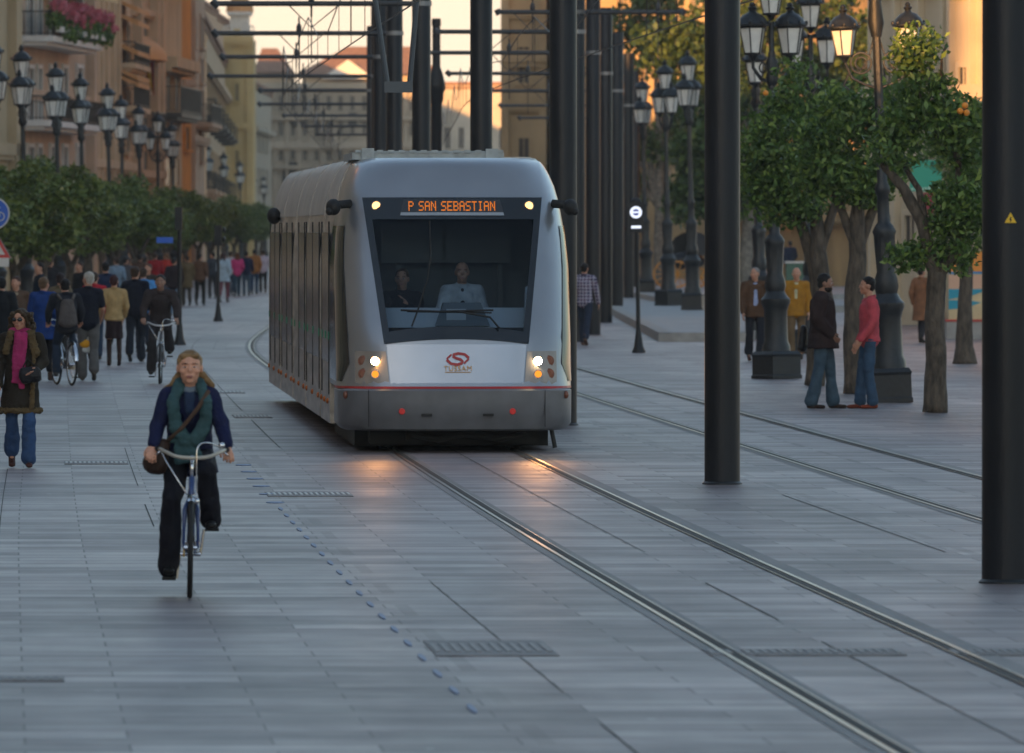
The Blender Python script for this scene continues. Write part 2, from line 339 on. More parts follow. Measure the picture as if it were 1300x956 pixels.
# ------------------------------------------------------------------ buildings
def wallmat(name, c, var=.14, scale=.5): return mat(name, c, .88, var=var, scale=scale, bump=.35, bscale=6, spec=.2)
M['win'] = mat('window_glass', (.03, .035, .04), .15, spec=.6)
M['shut'] = mat('dark_shutter', (.045, .04, .036), .6)
M['white'] = mat('white_plaster', (.66, .63, .58), .8, var=.1)
M['rail_iron'] = mat('iron_railing', (.02, .02, .022), .5)
M['tile'] = mat('roof_tiles', (.28, .15, .09), .85, var=.35, scale=4, bump=.8, bscale=8)
class Facade:
    """a building whose street wall runs from A to B (seen left to right in the photo), solid to the back"""
    def __init__(s, name, label, cat, A, B, H, wall, depth=14, roof=True, z0=0, group=None):
        s.A = Vector((A[0], A[1], 0)); s.B = Vector((B[0], B[1], 0)); s.d = (s.B - s.A).normalized(); s.n = Vector((s.d.y, -s.d.x, 0))
        if s.n.y > 0 and abs(s.d.x) > .9: s.n = -s.n
        s.root = empty(name, s.A.copy(), 0, label, cat, group); s.H = H; s.L = (s.B - s.A).length
        s.ang = math.atan2(s.d.y, s.d.x); s.root.rotation_euler.z = s.ang; s.wallm = wall; s.z0 = z0
        # local frame: x along wall, y into the building, z up
        w = MB(); w.box((s.L / 2, depth / 2, H / 2), (s.L, depth, H)); s.wall = w.build('wall', wall, s.root)
        if roof:
            r = MB(); r.box((s.L / 2, depth / 2, H + .15), (s.L + .5, depth + .5, .3)); r.box((s.L / 2, depth / 2 , H - .25), (s.L + .24, depth + .24, .22)); r.build('roof', M['tile'], s.root)
    def uv(s, px, py):
        d = ray(px, py); n = s.n; t = (s.A - cam.location).dot(n) / d.dot(n); p = cam.location + d * t
        return (p - s.A).dot(s.d), p.z
    def window(s, u0, u1, z0, z1, glassm=None, frame=None, sill=True, shutters=False):
        g = glassm or M['win']; f = frame or s.wallm
        w = MB(); cx, cz = (u0 + u1) / 2, (z0 + z1) / 2; wd, ht = u1 - u0, z1 - z0
        for q in ((u0, cz, .10, ht + .2), (u1, cz, .10, ht + .2)): w.box((q[0], -.03, q[1]), (.12, .14, q[3]))
        w.box((cx, -.031, z1), (wd, .14, .14)); w.box((cx, -.02, cz), (.05, .06, ht))
        if sill: w.box((cx, -.08, z0 - .06), (wd + .3, .28, .12))
        o = w.build('window', f, s.root)
        p = MB(); p.box((cx, -.005, cz), (wd, .03, ht)); p.build('pane', g, o)
        return o
    def winpx(s, x0, x1, y0, y1, **k):
        a = s.uv(x0, y1); b = s.uv(x1, y0); return s.window(a[0], b[0], a[1], b[1], **k)
    def band(s, z, h=.3, pr=.25, name='cornice', m=None, u0=0, u1=None):
        u1 = s.L if u1 is None else u1
        w = MB(); w.box(((u0 + u1) / 2, -pr / 2, z), (u1 - u0, pr, h)); w.box(((u0 + u1) / 2, -pr * .35, z - h * .7), (u1 - u0 - .02, pr * .7, h * .4)); return w.build(name, m or s.wallm, s.root)
    def pilaster(s, u, w_, z0, z1, pr=.3, m=None):
        w = MB(); w.box((u, -pr / 2, (z0 + z1) / 2), (w_, pr, z1 - z0)); w.box((u, -pr / 2 - .03, z1 - .2), (w_ + .16, pr + .06, .3)); w.box((u, -pr / 2 - .04, z0 + .3), (w_ + .18, pr + .08, .5))
        return w.build('pilaster', m or s.wallm, s.root)
    def balcony(s, u0, u1, z, pr=1.0, h=1.0, slab=None):
        w = MB(); w.box(((u0 + u1) / 2, -pr / 2, z), (u1 - u0, pr, .22)); w.box(((u0 + u1) / 2, -pr * .4, z - .18), (u1 - u0 - .3, pr * .8, .14))
        o = w.build('balcony', slab or M['white'], s.root); r = MB()
        r.box(((u0 + u1) / 2, -pr + .05, z + h), (u1 - u0, .05, .05)); r.box(((u0 + u1) / 2, -pr + .05, z + .2), (u1 - u0, .03, .03))
        for u in (u0 + .03, u1 - .03):
            r.box((u, -pr / 2, z + h), (.05, pr, .05)); r.box((u, -pr / 2, z + .2), (.03, pr, .03))
            for k in range(int(pr / .13)): r.box((u, -k * .13 - .05, z + h / 2 + .05), (.018, .018, h - .1))
        n = int((u1 - u0) / .14)
        for k in range(n + 1): r.box((u0 + .04 + k * (u1 - u0 - .08) / max(1, n), -pr + .05, z + h / 2 + .05), (.018, .018, h - .1))
        r.build('railing', M['rail_iron'], o); return o
def XP(px, d): return ((px - CX) * d / F, d)
# left side of the street, from near to far
W1 = wallmat('ochre_stone', (.46, .35, .22)); W2 = wallmat('pink_plaster', (.52, .37, .26)); W3 = wallmat('beige_stone', (.55, .39, .25)); W4 = wallmat('brown_plaster', (.48, .33, .21))
W5 = wallmat('sunlight_orange_wall', (.62, .25, .05)); W6 = wallmat('dusty_pink', (.47, .31, .21)); W7 = wallmat('yellow_stone', (.54, .41, .20)); W8 = wallmat('grey_stone', (.40, .34, .26))
b = Facade('apartment_building', 'pale ochre stone building cut by the left edge of the photo', 'building', XP(-260, 262), XP(19, 300), 22, W1)
for u in (4, 12, 20, 28, b.L - .8): b.pilaster(u, 1.1, .3, 21, .3)
b.band(5.2, .4, .3); b.band(11, .4, .3)
for u in (8, 16, 24):
    for z in (1, 6.5, 12): b.window(u - .7, u + .7, z, z + 2.6)
b = Facade('apartment_building', 'pink plastered building with white balconies and pink flowers', 'building', XP(14, 325), XP(113, 352), 17, W2)
def bal(b, x0, x1, y, pr=1.0, **k):
    a = b.uv(x0, y); c = b.uv(x1, y); return b.balcony(a[0], c[0], (a[1] + c[1]) / 2, pr, **k), a[0], c[0], (a[1] + c[1]) / 2
ob, fu0, fu1, fz = bal(b, 24, 88, 55, 1.3)
bal(b, 22, 92, 160, 1.2); bal(b, 22, 92, -60, 1.2)
for y0, y1 in ((-20, 48), (85, 152), (185, 240)):
    for x0, x1 in ((33, 41), (46, 51), (62, 68), (78, 84), (96, 103)): b.winpx(x0, x1, y0, y1, glassm=M['shut'], frame=M['white'])
b.band(7.6, .3, .2); b.band(12.8, .4, .35); b.pilaster(b.L - .6, 1.0, .2, 16, .35)
b2 = b
# awning and flowers on the upper balcony
def local(bd, u, y, z): return bd.root.matrix_basis @ Vector((u, y, z))
bpy.context.view_layer.update()
aw = MB(); M['awn'] = mat('grey_awning', (.10, .11, .13), .8); M['cream'] = mat('cream_edge', (.62, .45, .25), .8)
uA = b.uv(54, 14)[0]; uB = b.uv(100, 14)[0]
aw.prism([(uA, -.1, fz + 3.1), (uA, -1.5, fz + 2.0), (uA, -1.5, fz + 1.9), (uA, -.1, fz + 3.0)], (uB - uA, 0, 0))
ao = aw.build('awning', M['awn'], b.root); e = MB(); e.box(((uA + uB) / 2, -1.53, fz + 1.95), (uB - uA, .05, .3)); e.build('valance', M['cream'], ao)
b = Facade('apartment_building', 'beige stone building with tall smooth pilasters and orange window awnings', 'building', XP(110, 356), XP(166, 384), 21, W3)
for x in (115, 121, 128, 136, 143): b.pilaster(b.uv(x, 50)[0], .9, .2, 20, .35)
b.band(5.2, .35, .4); b.band(13.8, .4, .5)
M['oawn'] = mat('orange_awning', (.55, .27, .10), .8)
for y in (5, 22, 92, 100, 60):
    u0, z = b.uv(145, y); u1 = b.uv(160, y)[0]
    a = MB(); a.prism([(u0, -.05, z + .25), (u0, -1.0, z - .15), (u0, -1.0, z - .35), (u0, -.05, z + .1)], (u1 - u0, 0, 0)); a.build('awning', M['oawn'], b.root)
for y0, y1 in ((24, 52), (60, 84), (106, 130), (150, 185), (200, 235)):
    b.winpx(145, 153, y0, y1, glassm=M['shut']); b.winpx(157, 163, y0 + 6, y1 + 8, glassm=M['shut'])
bal(b, 145, 165, 86, .9, slab=W3); bal(b, 145, 165, 140, .9, slab=W3)
b = Facade('apartment_building', 'pale brown building with a national flag and a rounded orange awning', 'building', XP(166, 392), XP(201, 404), 22, W4)
for x in (170, 191, 198): b.pilaster(b.uv(x, 50)[0], .8, .2, 21, .4)
for y0, y1 in ((20, 45), (80, 115), (130, 165), (190, 230)): b.winpx(175, 186, y0, y1, glassm=M['shut'])
b.band(12.2, .3, .3); b.band(5, .35, .4); bal(b, 172, 189, 172, .8, slab=W4)
u0, z = b.uv(166, 75); u1 = b.uv(190, 75)[0]
a = MB(); uc = (u0 + u1) / 2; ru = (u1 - u0) / 2
rs = []
for i in range(7):
    t = R_(i * 15); rs.append([(uc + ru * math.cos(t * .9) * math.cos(R_(180 + j * 180 / 8)), -.05 + 1.1 * math.cos(t) * math.sin(R_(180 + j * 180 / 8)), z + 1.0 * math.sin(t)) for j in range(9)])
a.rings(rs, closed=False, cap=False); a.build('awning', M['oawn'], b.root, smooth=True)
b4 = b
b = Facade('apartment_building', 'flat brown building with a projecting ledge and dark iron balcony', 'building', XP(201, 408), XP(231, 424), 19, wallmat('tan_plaster', (.50, .36, .22)))
b.band(b.uv(215, 82)[1], .5, .9); b.band(14.6, .6, 1.2, name='eaves', m=M['shut']); bal(b, 203, 230, 148, 1.0, h=1.3, slab=M['shut']); b.winpx(208, 215, 95, 140, glassm=M['shut']); b.winpx(219, 225, 95, 140, glassm=M['shut']); b.winpx(208, 215, 200, 235); b.winpx(219, 225, 200, 235)
b = Facade('sunlit_wall_strip', 'narrow house front between brown neighbours, its sunlight painted on as orange', 'building', XP(229, 428), XP(243, 430), 16, W5)  # sunlit strip of wall: the sunlight is put into its orange colour
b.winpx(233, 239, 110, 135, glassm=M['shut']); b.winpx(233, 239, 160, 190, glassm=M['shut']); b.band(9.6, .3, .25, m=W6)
b = Facade('apartment_building', 'dusty pink building with tall narrow windows beyond the house front painted sunlit orange', 'building', XP(240, 434), XP(260, 452), 20, W6)
for y0, y1 in ((22, 60), (75, 105), (115, 150), (170, 205)): b.winpx(244, 247, y0, y1, glassm=M['shut']); b.winpx(253, 257, y0, y1, glassm=M['shut'])
b.band(7, .3, .3); b.pilaster(.5, .5, .2, 19, .3); bal(b, 246, 260, 160, .9, slab=W6)
b = Facade('apartment_building', 'pink and cream stepped building leading up to the yellow tower', 'building', XP(248, 478), XP(286, 640), 14.5, wallmat('cream_pink', (.48, .36, .24)))
for k in range(14):
    u = 4 + k * 11
    for z in (1.2, 5, 9): b.window(u, u + 4.5, z, z + 2.4, glassm=M['shut'])
    if k % 2 == 0: b.balcony(u - 1, u + 6, 4.6, 1.1, slab=W6); b.balcony(u - 1, u + 6, 8.6, 1.1, slab=M['shut'])
b.band(11.9, .4, .5); b.pilaster(.6, .9, .2, 13, .6)
# yellow tower with belvedere
tl = XP(284, 640); tr_ = XP(322, 640); s_ = 640 / F
b = Facade('corner_tower', 'yellow corner tower with arched windows and tiled belvedere on top', 'tower', tl, tr_, P(300, 50, 640).z, W7, depth=6, roof=False)
H = b.H
b.band(H, .5, .5); b.band(H * .62, .4, .35)
for y0, y1 in ((38, 56), (105, 128), (190, 215)): b.winpx(298, 304, y0, y1, glassm=M['shut'])
for u in (.3, b.L - .3): b.pilaster(u, .4, .2, H - .3, .2)
t = MB(); t.box((b.L / 2, 3, H + 1.0), (b.L * .62, 3, 1.6)); t.box((b.L / 2, 3, H + 1.9), (b.L * .8, 3.6, .25)); bt = t.build('belvedere', M['white'], b.root)
t = MB(); t.lathe([(1.0, 0), (.95, .5), (.6, 1.0), (.15, 1.3), (.1, 1.9), (.01, 2.2)], 12, (b.L * .5, 3, H + 2.0)); t.build('cupola', M['oawn'], bt)
t = MB()
for k in range(9): t.cyl((b.L * k / 8, .05, H + .2), (b.L * k / 8, .05, H + .9), .05, .05, 6)
t.box((b.L / 2, .05, H + .95), (b.L, .12, .1)); t.build('balustrade', M['white'], b.root)
b = Facade('town_house', 'pale house with dark balconies right of the yellow tower', 'building', XP(322, 830), XP(345, 885), P(330, 112, 850).z, wallmat('pale_stone', (.44, .39, .30)))
for k in range(4):
    for z in (2, 6, 10): b.window(3 + k * 11, 7 + k * 11, z, z + 2.4, glassm=M['shut'])
b.band(12, .4, .5)
# town hall closing the street
th = 900
b = Facade('town_hall', 'large stone building closing the street with tiled hipped roof and pediment', 'building', XP(322, th), XP(652, th), P(400, 106, th).z, W8, depth=25, roof=False)
H = b.H
def tile_roof(b, x0, x1, xr0, xr1, y_e, y_r, name='roof'):
    u0, z0 = b.uv(x0, y_e); u1 = b.uv(x1, y_e)[0]; v0, z1 = b.uv(xr0, y_r); v1 = b.uv(xr1, y_r)[0]; r = MB()
    r.add([(u0, -.6, z0), (u1, -.6, z0), (u1, 14, z0), (u0, 14, z0), (v0, 6.5, z1 + .2), (v1, 6.5, z1 + .2)], [(0, 1, 5, 4), (1, 2, 5), (2, 3, 4, 5), (3, 0, 4), (3, 2, 1, 0)]); return r.build(name, M['tile'], b.root)
tile_roof(b, 376, 560, 440, 520, 94, 60); tile_roof(b, 322, 372, 330, 350, 92, 62)
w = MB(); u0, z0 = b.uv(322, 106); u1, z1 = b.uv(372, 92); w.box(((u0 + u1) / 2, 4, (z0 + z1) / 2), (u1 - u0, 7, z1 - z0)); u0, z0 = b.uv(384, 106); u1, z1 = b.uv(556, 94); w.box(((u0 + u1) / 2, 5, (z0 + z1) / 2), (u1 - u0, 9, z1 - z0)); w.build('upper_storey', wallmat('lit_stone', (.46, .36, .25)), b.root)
w = MB(); u0, z0 = b.uv(408, 100); u1, z1 = b.uv(476, 76); w.prism([(u0, -.5, z0), (u1, -.5, z0), ((u0 + u1) / 2, -.5, z1)], (0, -.5, 0)); w.build('pediment', M['white'], b.root)
for z, h in ((H - .2, .5), (b.uv(400, 184)[1], .6), (b.uv(400, 150)[1], .3), (b.uv(400, 212)[1], .3)): b.band(z, h, .7)
for k in range(22):
    u = 1.0 + k * 1.2; b.pilaster(u, .28, .5, H - .5, .35)
for k in range(21):
    u = 1.2 + k * 1.2 + .4
    for z in (b.uv(400, 206)[1] + .2, b.uv(400, 172)[1], b.uv(400, 140)[1]): b.window(u - .24, u + .24, z, z + 1.5, glassm=M['shut'], sill=False)
for x in (372, 445, 540, 600):   # arches on the ground floor
    u, z = b.uv(x, 225); w = MB(); w.prism([(u + 1.1 * math.cos(R_(a_)), -.02, z + 1.6 * math.sin(R_(a_))) for a_ in range(0, 181, 15)] + [(u - 1.1, -.02, .1), (u + 1.1, -.02, .1)], (0, -.06, 0)); w.build('archway', M['shut'], b.root)
u, z = b.uv(378, 152)
for x in (378, 448):
    u, z = b.uv(x, 152); w = MB(); w.ell((u, -.2, z), (.9, .12, .75), n=16); w.build('round_window', M['shut'], b.root)
# trees/buildings filling far right end of street
b = Facade('town_house', 'far pale house seen between the catenary poles above the tram', 'building', XP(556, 820), XP(660, 820), P(600, 108, 820).z, wallmat('far_cream', (.50, .46, .38)), depth=20)
for k in range(6):
    for z in (2, 6.2, 10): b.window(.6 + k * 1.25, 1.2 + k * 1.25, z, z + 2, glassm=M['shut'])
# cathedral on the right
WS = wallmat('sandstone', (.40, .31, .19), .22, .35); WS2 = wallmat('warm_sandstone', (.42, .28, .13), .22, .4)
b = Facade('cathedral_tower', 'tall weathered sandstone tower behind the overhead wires', 'tower', XP(636, 430), XP(694, 430), 26, WS, depth=8, roof=False, z0=.3)
for z in (4, 8.5, 13): b.band(z, .35, .35)
for u in (.2, b.L - .2): b.pilaster(u, .35, .3, 25, .3)
for z in (5.2, 9.6): b.window(b.L / 2 - .3, b.L / 2 + .3, z, z + 1.8, glassm=M['shut'])
b.band(10.9, .6, .5)
b = Facade('cathedral', 'sandstone cathedral wall with mouldings behind the big trees', 'church', XP(694, 440), XP(960, 375), 24, WS, depth=14, roof=False)
for z in (3.6, 6, 10, 14): b.band(z, .3, .4)
k = 1.5
while k < b.L: b.pilaster(k, .9, .3, 22, .8); k += 7.5
k = 5
while k < b.L - 3:
    for z in (4.2, 7.2, 11): b.window(k - .5, k + .5, z, z + 2.2, glassm=M['shut'])
    k += 7.5
b = Facade('stone_building', 'warm sandstone building with low ledge behind the orange trees', 'building', XP(938, 360), XP(1125, 330), 15, WS2, depth=14, roof=False)
for z in (b.uv(1000, 278)[1], 5.5, 9): b.band(z, .3, .45)
for x in (985, 1040, 1090): b.winpx(x - 8, x + 8, 120, 190, glassm=M['shut']); b.winpx(x - 8, x + 8, 225, 268, glassm=M['shut'], frame=WS)
b = Facade('shop_building', 'light stone building with tall columns and dark windows by the right edge', 'building', XP(1105, 236), XP(1420, 226), 20, wallmat('light_stone', (.52, .44, .32), .12, .6), depth=14, roof=False)
for x in (1112, 1142, 1172, 1203, 1212, 1238): b.pilaster(b.uv(x, 50)[0], .14, .3, 19, .22)
b.band(b.uv(1150, 118)[1], .35, .4); b.band(b.uv(1150, 195)[1], .25, .3)
for x0, x1 in ((1120, 1136), (1150, 1166), (1178, 1192), (1218, 1232), (1250, 1270)):
    b.winpx(x0, x1, -90, -10); b.winpx(x0, x1, 82, 110); b.winpx(x0, x1, 130, 180, glassm=M['shut']); b.winpx(x0, x1, 270, 330, glassm=M['shut'], sill=False)
# unseen houses added as sun blockers; heights and gaps place the sunlit patches
yy = -190
for i, (L_, h) in enumerate(((70, 19), (60, 18), (65, 20), (43, 15.5), (12, 15), (12, 18.5), (40, 18.5), (30.5, 17.5), (30, 24), (45, 19), (28, 18))):
    y1 = yy + L_ - .05
    bb = Facade('light_block_house', 'unseen plastered house added beside the street to block the sun', 'building', (-21, yy), (-21, y1), h, (W2, W3, W4, W1)[i % 4], depth=14)
    for k in range(int(L_ / 9)):
        for z in (1.2, 5.2, 9): bb.window(3 + 9 * k, 4.4 + 9 * k, z, z + 2.3)
    bb.root['group'] = 'unseen houses added beside the street to block the sun'
    yy += L_
bb = Facade('light_block_house', 'unseen plastered block added far behind the camera to cut low sky glow', 'building', (70, -160), (-20, -160), 21, W3, depth=14)  # added out of view to cut the low sky glow mirrored in the poles
for y0, y1, h in ((600, 700, 26), (701, 800, 22), (801, 885, 22)):
    bb = Facade('light_block_house', 'unseen house added behind the yellow tower to block the low sun', 'building', (-27, y0), (-26.5, y1), h, W3, depth=14); bb.root['group'] = 'unseen houses added behind the yellow tower to block the sun'  # added out of view to keep the tower and town hall walls shaded
# ------------------------------------------------------------------ leaves
def leaf_cloud(name, clumps, n, size, material, parent=None, thin=.45, seed=1, loc=None):
    """many separate pointed leaves spread in ellipsoidal clumps [(centre, radii, weight)]"""
    r = np.random.default_rng(seed); w = np.array([c[2] for c in clumps], float); w /= w.sum(); idx = r.choice(len(clumps), n, p=w)
    C_ = np.array([c[0] for c in clumps])[idx]; Rr = np.array([c[1] for c in clumps])[idx]
    d = r.normal(size=(n, 3)); d /= np.linalg.norm(d, axis=1)[:, None]; rad = r.random(n) ** .42
    c = C_ + d * Rr * rad[:, None]
    a = r.normal(size=(n, 3)); a[:, 2] -= .35; a /= np.linalg.norm(a, axis=1)[:, None]
    b = r.normal(size=(n, 3)); b -= (b * a).sum(1)[:, None] * a; b /= np.linalg.norm(b, axis=1)[:, None]
    s = size * (.6 + .8 * r.random(n))[:, None]
    nn = np.cross(a, b) * s * .12
    v = np.stack([c - a * s * .5, c + b * s * thin * .5 + nn, c + a * s * .5, c - b * s * thin * .5 + nn], 1).reshape(-1, 3)
    me = bpy.data.meshes.new(name); me.vertices.add(4 * n); me.vertices.foreach_set('co', v.astype(np.float32).ravel())
    me.loops.add(4 * n); me.loops.foreach_set('vertex_index', np.arange(4 * n, dtype=np.int32)); me.polygons.add(n); me.polygons.foreach_set('loop_start', np.arange(0, 4 * n, 4, dtype=np.int32)); me.polygons.foreach_set('loop_total', np.full(n, 4, dtype=np.int32))
    me.update(calc_edges=True); me.materials.append(material); o = bpy.data.objects.new(name, me); col.objects.link(o)
    if parent: o.parent = parent
    if loc is not None: o.location = loc
    return o
M['leaf'] = leaf_mat('orange_tree_leaves', (.045, .095, .022), (.10, .18, .038), (.24, .33, .07))
M['leaf2'] = leaf_mat('left_row_leaves', (.07, .11, .026), (.13, .18, .042), (.24, .27, .07))
M['leaf3'] = leaf_mat('plane_leaves', (.035, .065, .018), (.065, .11, .028), (.13, .18, .045))
M['petal'] = leaf_mat('pink_petals', (.55, .12, .15), (.62, .18, .22), (.35, .05, .07))
M['orange'] = mat('orange_fruit', (.75, .26, .02), .4, bump=.2, bscale=80)
def clumps_for(c, r, k, cr, seed):
    q = random.Random(seed); out_ = []
    for i in range(k):
        while True:
            p = Vector((q.uniform(-1, 1), q.uniform(-1, 1), q.uniform(-1, 1)))
            if .25 < p.length < 1: break
        s_ = cr * q.uniform(.65, 1.3)
        out_.append(((c[0] + p.x * r[0], c[1] + p.y * r[1], c[2] + p.z * r[2]), (s_, s_, s_ * .75), s_ ** 2.4))
    return out_
def tree(name, label, group, loc, limbs, clumps, n, size, lm, bm, seed, fruit=(), thin=.45, cat='tree'):
    root = empty(name, loc, 0, label, cat, group); t = MB()
    for pts, rr in limbs:
        pp = []; r2 = []
        for i in range(len(pts) - 1):
            a, b_ = Vector(pts[i]), Vector(pts[i + 1])
            for k in range(5):
                f = k / 5; p = a.lerp(b_, f); wob = .05 * (0 if (i == 0 and k == 0) else 1)
                p += Vector((noise.noise(p * 1.7 + Vector((seed, 0, 0))), noise.noise(p * 1.7 + Vector((0, seed, 5))), 0)) * wob
                pp.append(p); r2.append((rr[i] * (1 - f) + rr[i + 1] * f) * (1 + .13 * noise.noise(p * 5)))
        pp.append(Vector(pts[-1])); r2.append(rr[-1]); t.tube(pp, [q_ * .88 for q_ in r2], 12)
    tk = t.build('trunk', bm, root, smooth=True)
    leaf_cloud('crown', clumps, n, size, lm, root, thin, seed)
    for f in fruit:
        q = MB(); q.ell((0, 0, 0), .045, n=12, m=8); q.build('orange_fruit', M['orange'], root, smooth=True, loc=Vector(f) - Vector(loc))
    return root
# right-hand orange trees
def rel(px, py, d, base): return P(px, py, d) - Vector(base)
def near_tree(label, bx, by, fork, crown_c, crown_r, k, n, seed, limbs_px, fruit=(), cr=.34, size=.115, r0=.2):
    base = G(bx, by); d = base.y; limbs = []
    for pts, rr in limbs_px: limbs.append(([rel(x, y, d + dy, base) for x, y, dy in pts], rr))
    cl = []
    for (cx, cy, rx, ry, kk) in crown_c:
        c = rel(cx, cy, d, base); s_ = d / F; cl += clumps_for(c, (rx * s_, rx * s_ * .9, ry * s_), kk, cr, seed + kk + int(cx))
    return tree('orange_tree', label, 'orange trees on the right pavement', base, limbs, cl, n, size, M['leaf'], M['wood'], seed, [P(x, y, d - 1.2) for x, y in fruit])
near_tree('orange tree with a leaning forked trunk and three oranges beside the pole with warning sign', 1187, 524, None,
    [(1178, 145, 38, 40, 8), (1226, 190, 30, 70, 14), (1222, 290, 36, 60, 18), (1168, 95, 30, 35, 7), (1162, 320, 26, 12, 5), (1142, 170, 18, 28, 4), (1166, 62, 20, 18, 2)], None, 0, 7500, 11,
    [([(1187, 524, 0), (1188, 470, 0), (1186, 400, 0), (1190, 345, 0)], [.20, .165, .155, .15]), ([(1190, 350, 0), (1172, 290, 0), (1150, 240, 0), (1118, 205, 0)], [.12, .10, .085, .05]),
     ([(1190, 350, 0), (1208, 330, 0), (1222, 270, .3), (1215, 180, .2)], [.11, .10, .08, .04]), ([(1172, 290, 0), (1168, 240, .1), (1140, 200, .2)], [.07, .055, .03]), ([(1215, 200, 0), (1190, 120, 0), (1200, 60, 0)], [.05, .035, .015]), ([(1190, 180, 0), (1165, 110, 0), (1155, 85, 0)], [.03, .02, .01])],
    fruit=[(1225, 134), (1219, 141), (1227, 143)])
near_tree('orange tree behind the man in the pink sweater with wide dark crown', 1084, 500, None,
    [(1085, 175, 75, 85, 34), (1120, 140, 50, 45, 14), (1062, 232, 38, 30, 9), (1110, 235, 28, 25, 7)], None, 0, 8500, 12,
    [([(1084, 500, 0), (1083, 440, 0), (1085, 370, 0), (1088, 300, 0), (1090, 240, 0)], [.19, .17, .17, .15, .10]), ([(1088, 320, 0), (1110, 260, .2), (1130, 200, .3)], [.10, .08, .04]), ([(1086, 310, 0), (1062, 250, 0), (1050, 190, 0)], [.09, .07, .03])])
near_tree('orange tree left of the dark jacketed man with one orange high in its crown', 1034, 490, None,
    [(1005, 190, 62, 85, 30), (1030, 130, 55, 45, 15), (982, 245, 38, 38, 10), (1015, 262, 26, 18, 5), (960, 205, 28, 55, 9)], None, 0, 8500, 13,
    [([(1034, 490, 0), (1037, 440, 0), (1050, 390, 0), (1040, 330, 0), (1035, 260, 0)], [.19, .17, .17, .16, .10]), ([(1046, 400, 0), (1028, 320, .1), (1012, 270, .1), (1000, 220, 0)], [.13, .11, .09, .04]), ([(1012, 280, 0), (985, 235, .3), (965, 210, .3)], [.07, .05, .03]), ([(1040, 330, 0), (1058, 260, 0), (1060, 200, 0)], [.1, .08, .04])],
    fruit=[(972, 118)])
base = G(1225, 462)
tree('palm_tree', 'slim ringed palm trunk rising in front of the colourful mural', None, base,
     [([rel(1225, 462, base.y, base), rel(1224, 440, base.y, base), rel(1225, 380, base.y, base), rel(1228, 300, base.y, base), rel(1232, 220, base.y, base)], [.27, .19, .15, .13, .12])],
     [((rel(1240, 180, base.y, base)), (1.2, 1.2, .8), 1), ((rel(1235, 250, base.y, base)), (.6, .6, .8), .6)], 5000, .2, M['leaf'], M['wood'], 15, thin=.2)
# tall plane trees in front of the cathedral
def big_tree(label, px, d, z0, crown, n, seed, trunk_r=.32, lean=0):
    base = Vector((*XP(px, d), z0)); cl = []; s_ = d / F
    for (cx, cy, rx, ry, k) in crown: c = rel(cx, cy, d, base); cl += clumps_for(c, (rx * s_, rx * s_, ry * s_), k, .75, seed * 3 + k)
    t = [rel(px, 340, d, base)]
    limbs = [([Vector((0, 0, 0)), rel(px + lean * .3, 300, d, base), rel(px + lean, 230, d, base), rel(px + lean * 1.5, 120, d, base)], [trunk_r, trunk_r * .85, trunk_r * .7, .1])]
    for k, (cx, cy, rx, ry, _) in enumerate(crown): limbs.append(([rel(px + lean * .5, 265, d, base), rel((px + cx) / 2, (260 + cy) / 2 - 10, d, base), rel(cx, cy, d, base)], [trunk_r * .55, trunk_r * .35, .04]))
    return tree('plane_tree', label, 'tall plane trees before the cathedral', base, limbs, cl, n, .24, M['leaf3'], M['bark_grey'], seed, thin=.75)
big_tree('tall airy plane tree with stone wall showing through its thin crown', 838, 345, .36, [(790, 70, 35, 60, 10), (830, 30, 40, 40, 9), (850, 150, 45, 50, 12), (870, 230, 30, 30, 7), (800, 190, 20, 30, 4), (800, 240, 20, 20, 3)], 5200, 21)
big_tree('tall full plane tree rising behind the thick middle pole', 945, 300, .36, [(900, 60, 45, 70, 16), (945, 110, 40, 60, 14), (890, 170, 35, 60, 14), (925, 240, 40, 30, 10), (880, 250, 30, 22, 6), (850, 40, 30, 50, 8)], 9000, 22, lean=14)
big_tree('tall dark plane tree behind the orange trees and ornate lamps', 1030, 310, .36, [(1000, 30, 55, 60, 16), (1070, 50, 45, 60, 14), (1030, 120, 55, 50, 14), (970, 40, 40, 60, 12), (1080, 130, 30, 40, 8)], 9000, 23)
# left row of orange trees
protos = []
for v in range(3):
    r_ = random.Random(40 + v)
    cl = clumps_for((0, 0, 3.1), (1.35, 1.35, 1.05), 22, .5, 60 + v)
    lb = [([(0, 0, 0), (.03, 0, .9), (.0, .03, 1.7)], [.15, .13, .13])]
    for a_ in range(3):
        an = a_ * 2.1 + v; lb.append(([(0, .02, 1.6), (.4 * math.cos(an), .4 * math.sin(an), 2.3), (.9 * math.cos(an), .9 * math.sin(an), 3.2)], [.09, .07, .03]))
    protos.append(tree('orange_tree', 'x', 'orange trees in the left row', (0, 0, 0), lb, cl, 5200, .17, M['leaf2'], M['wood'], 31 + v))
LT = [(-24, 196, 1.0), (20, 205, 1.05), (56, 222, 1.08), (-6, 232, 1.1), (88, 250, 1.0), (112, 268, 1.12), (146, 285, 1.1), (172, 305, 1.0), (30, 262, 1.2), (70, 285, 1.25), (192, 330, 1.05), (213, 352, 1.1), (235, 375, 1.0), (252, 402, 1.1), (268, 430, 1.0), (284, 462, 1.1), (298, 500, 1.05), (312, 545, 1.1), (325, 600, 1.1), (8, 300, 1.3), (130, 330, 1.2), (332, 660, 1.1)]
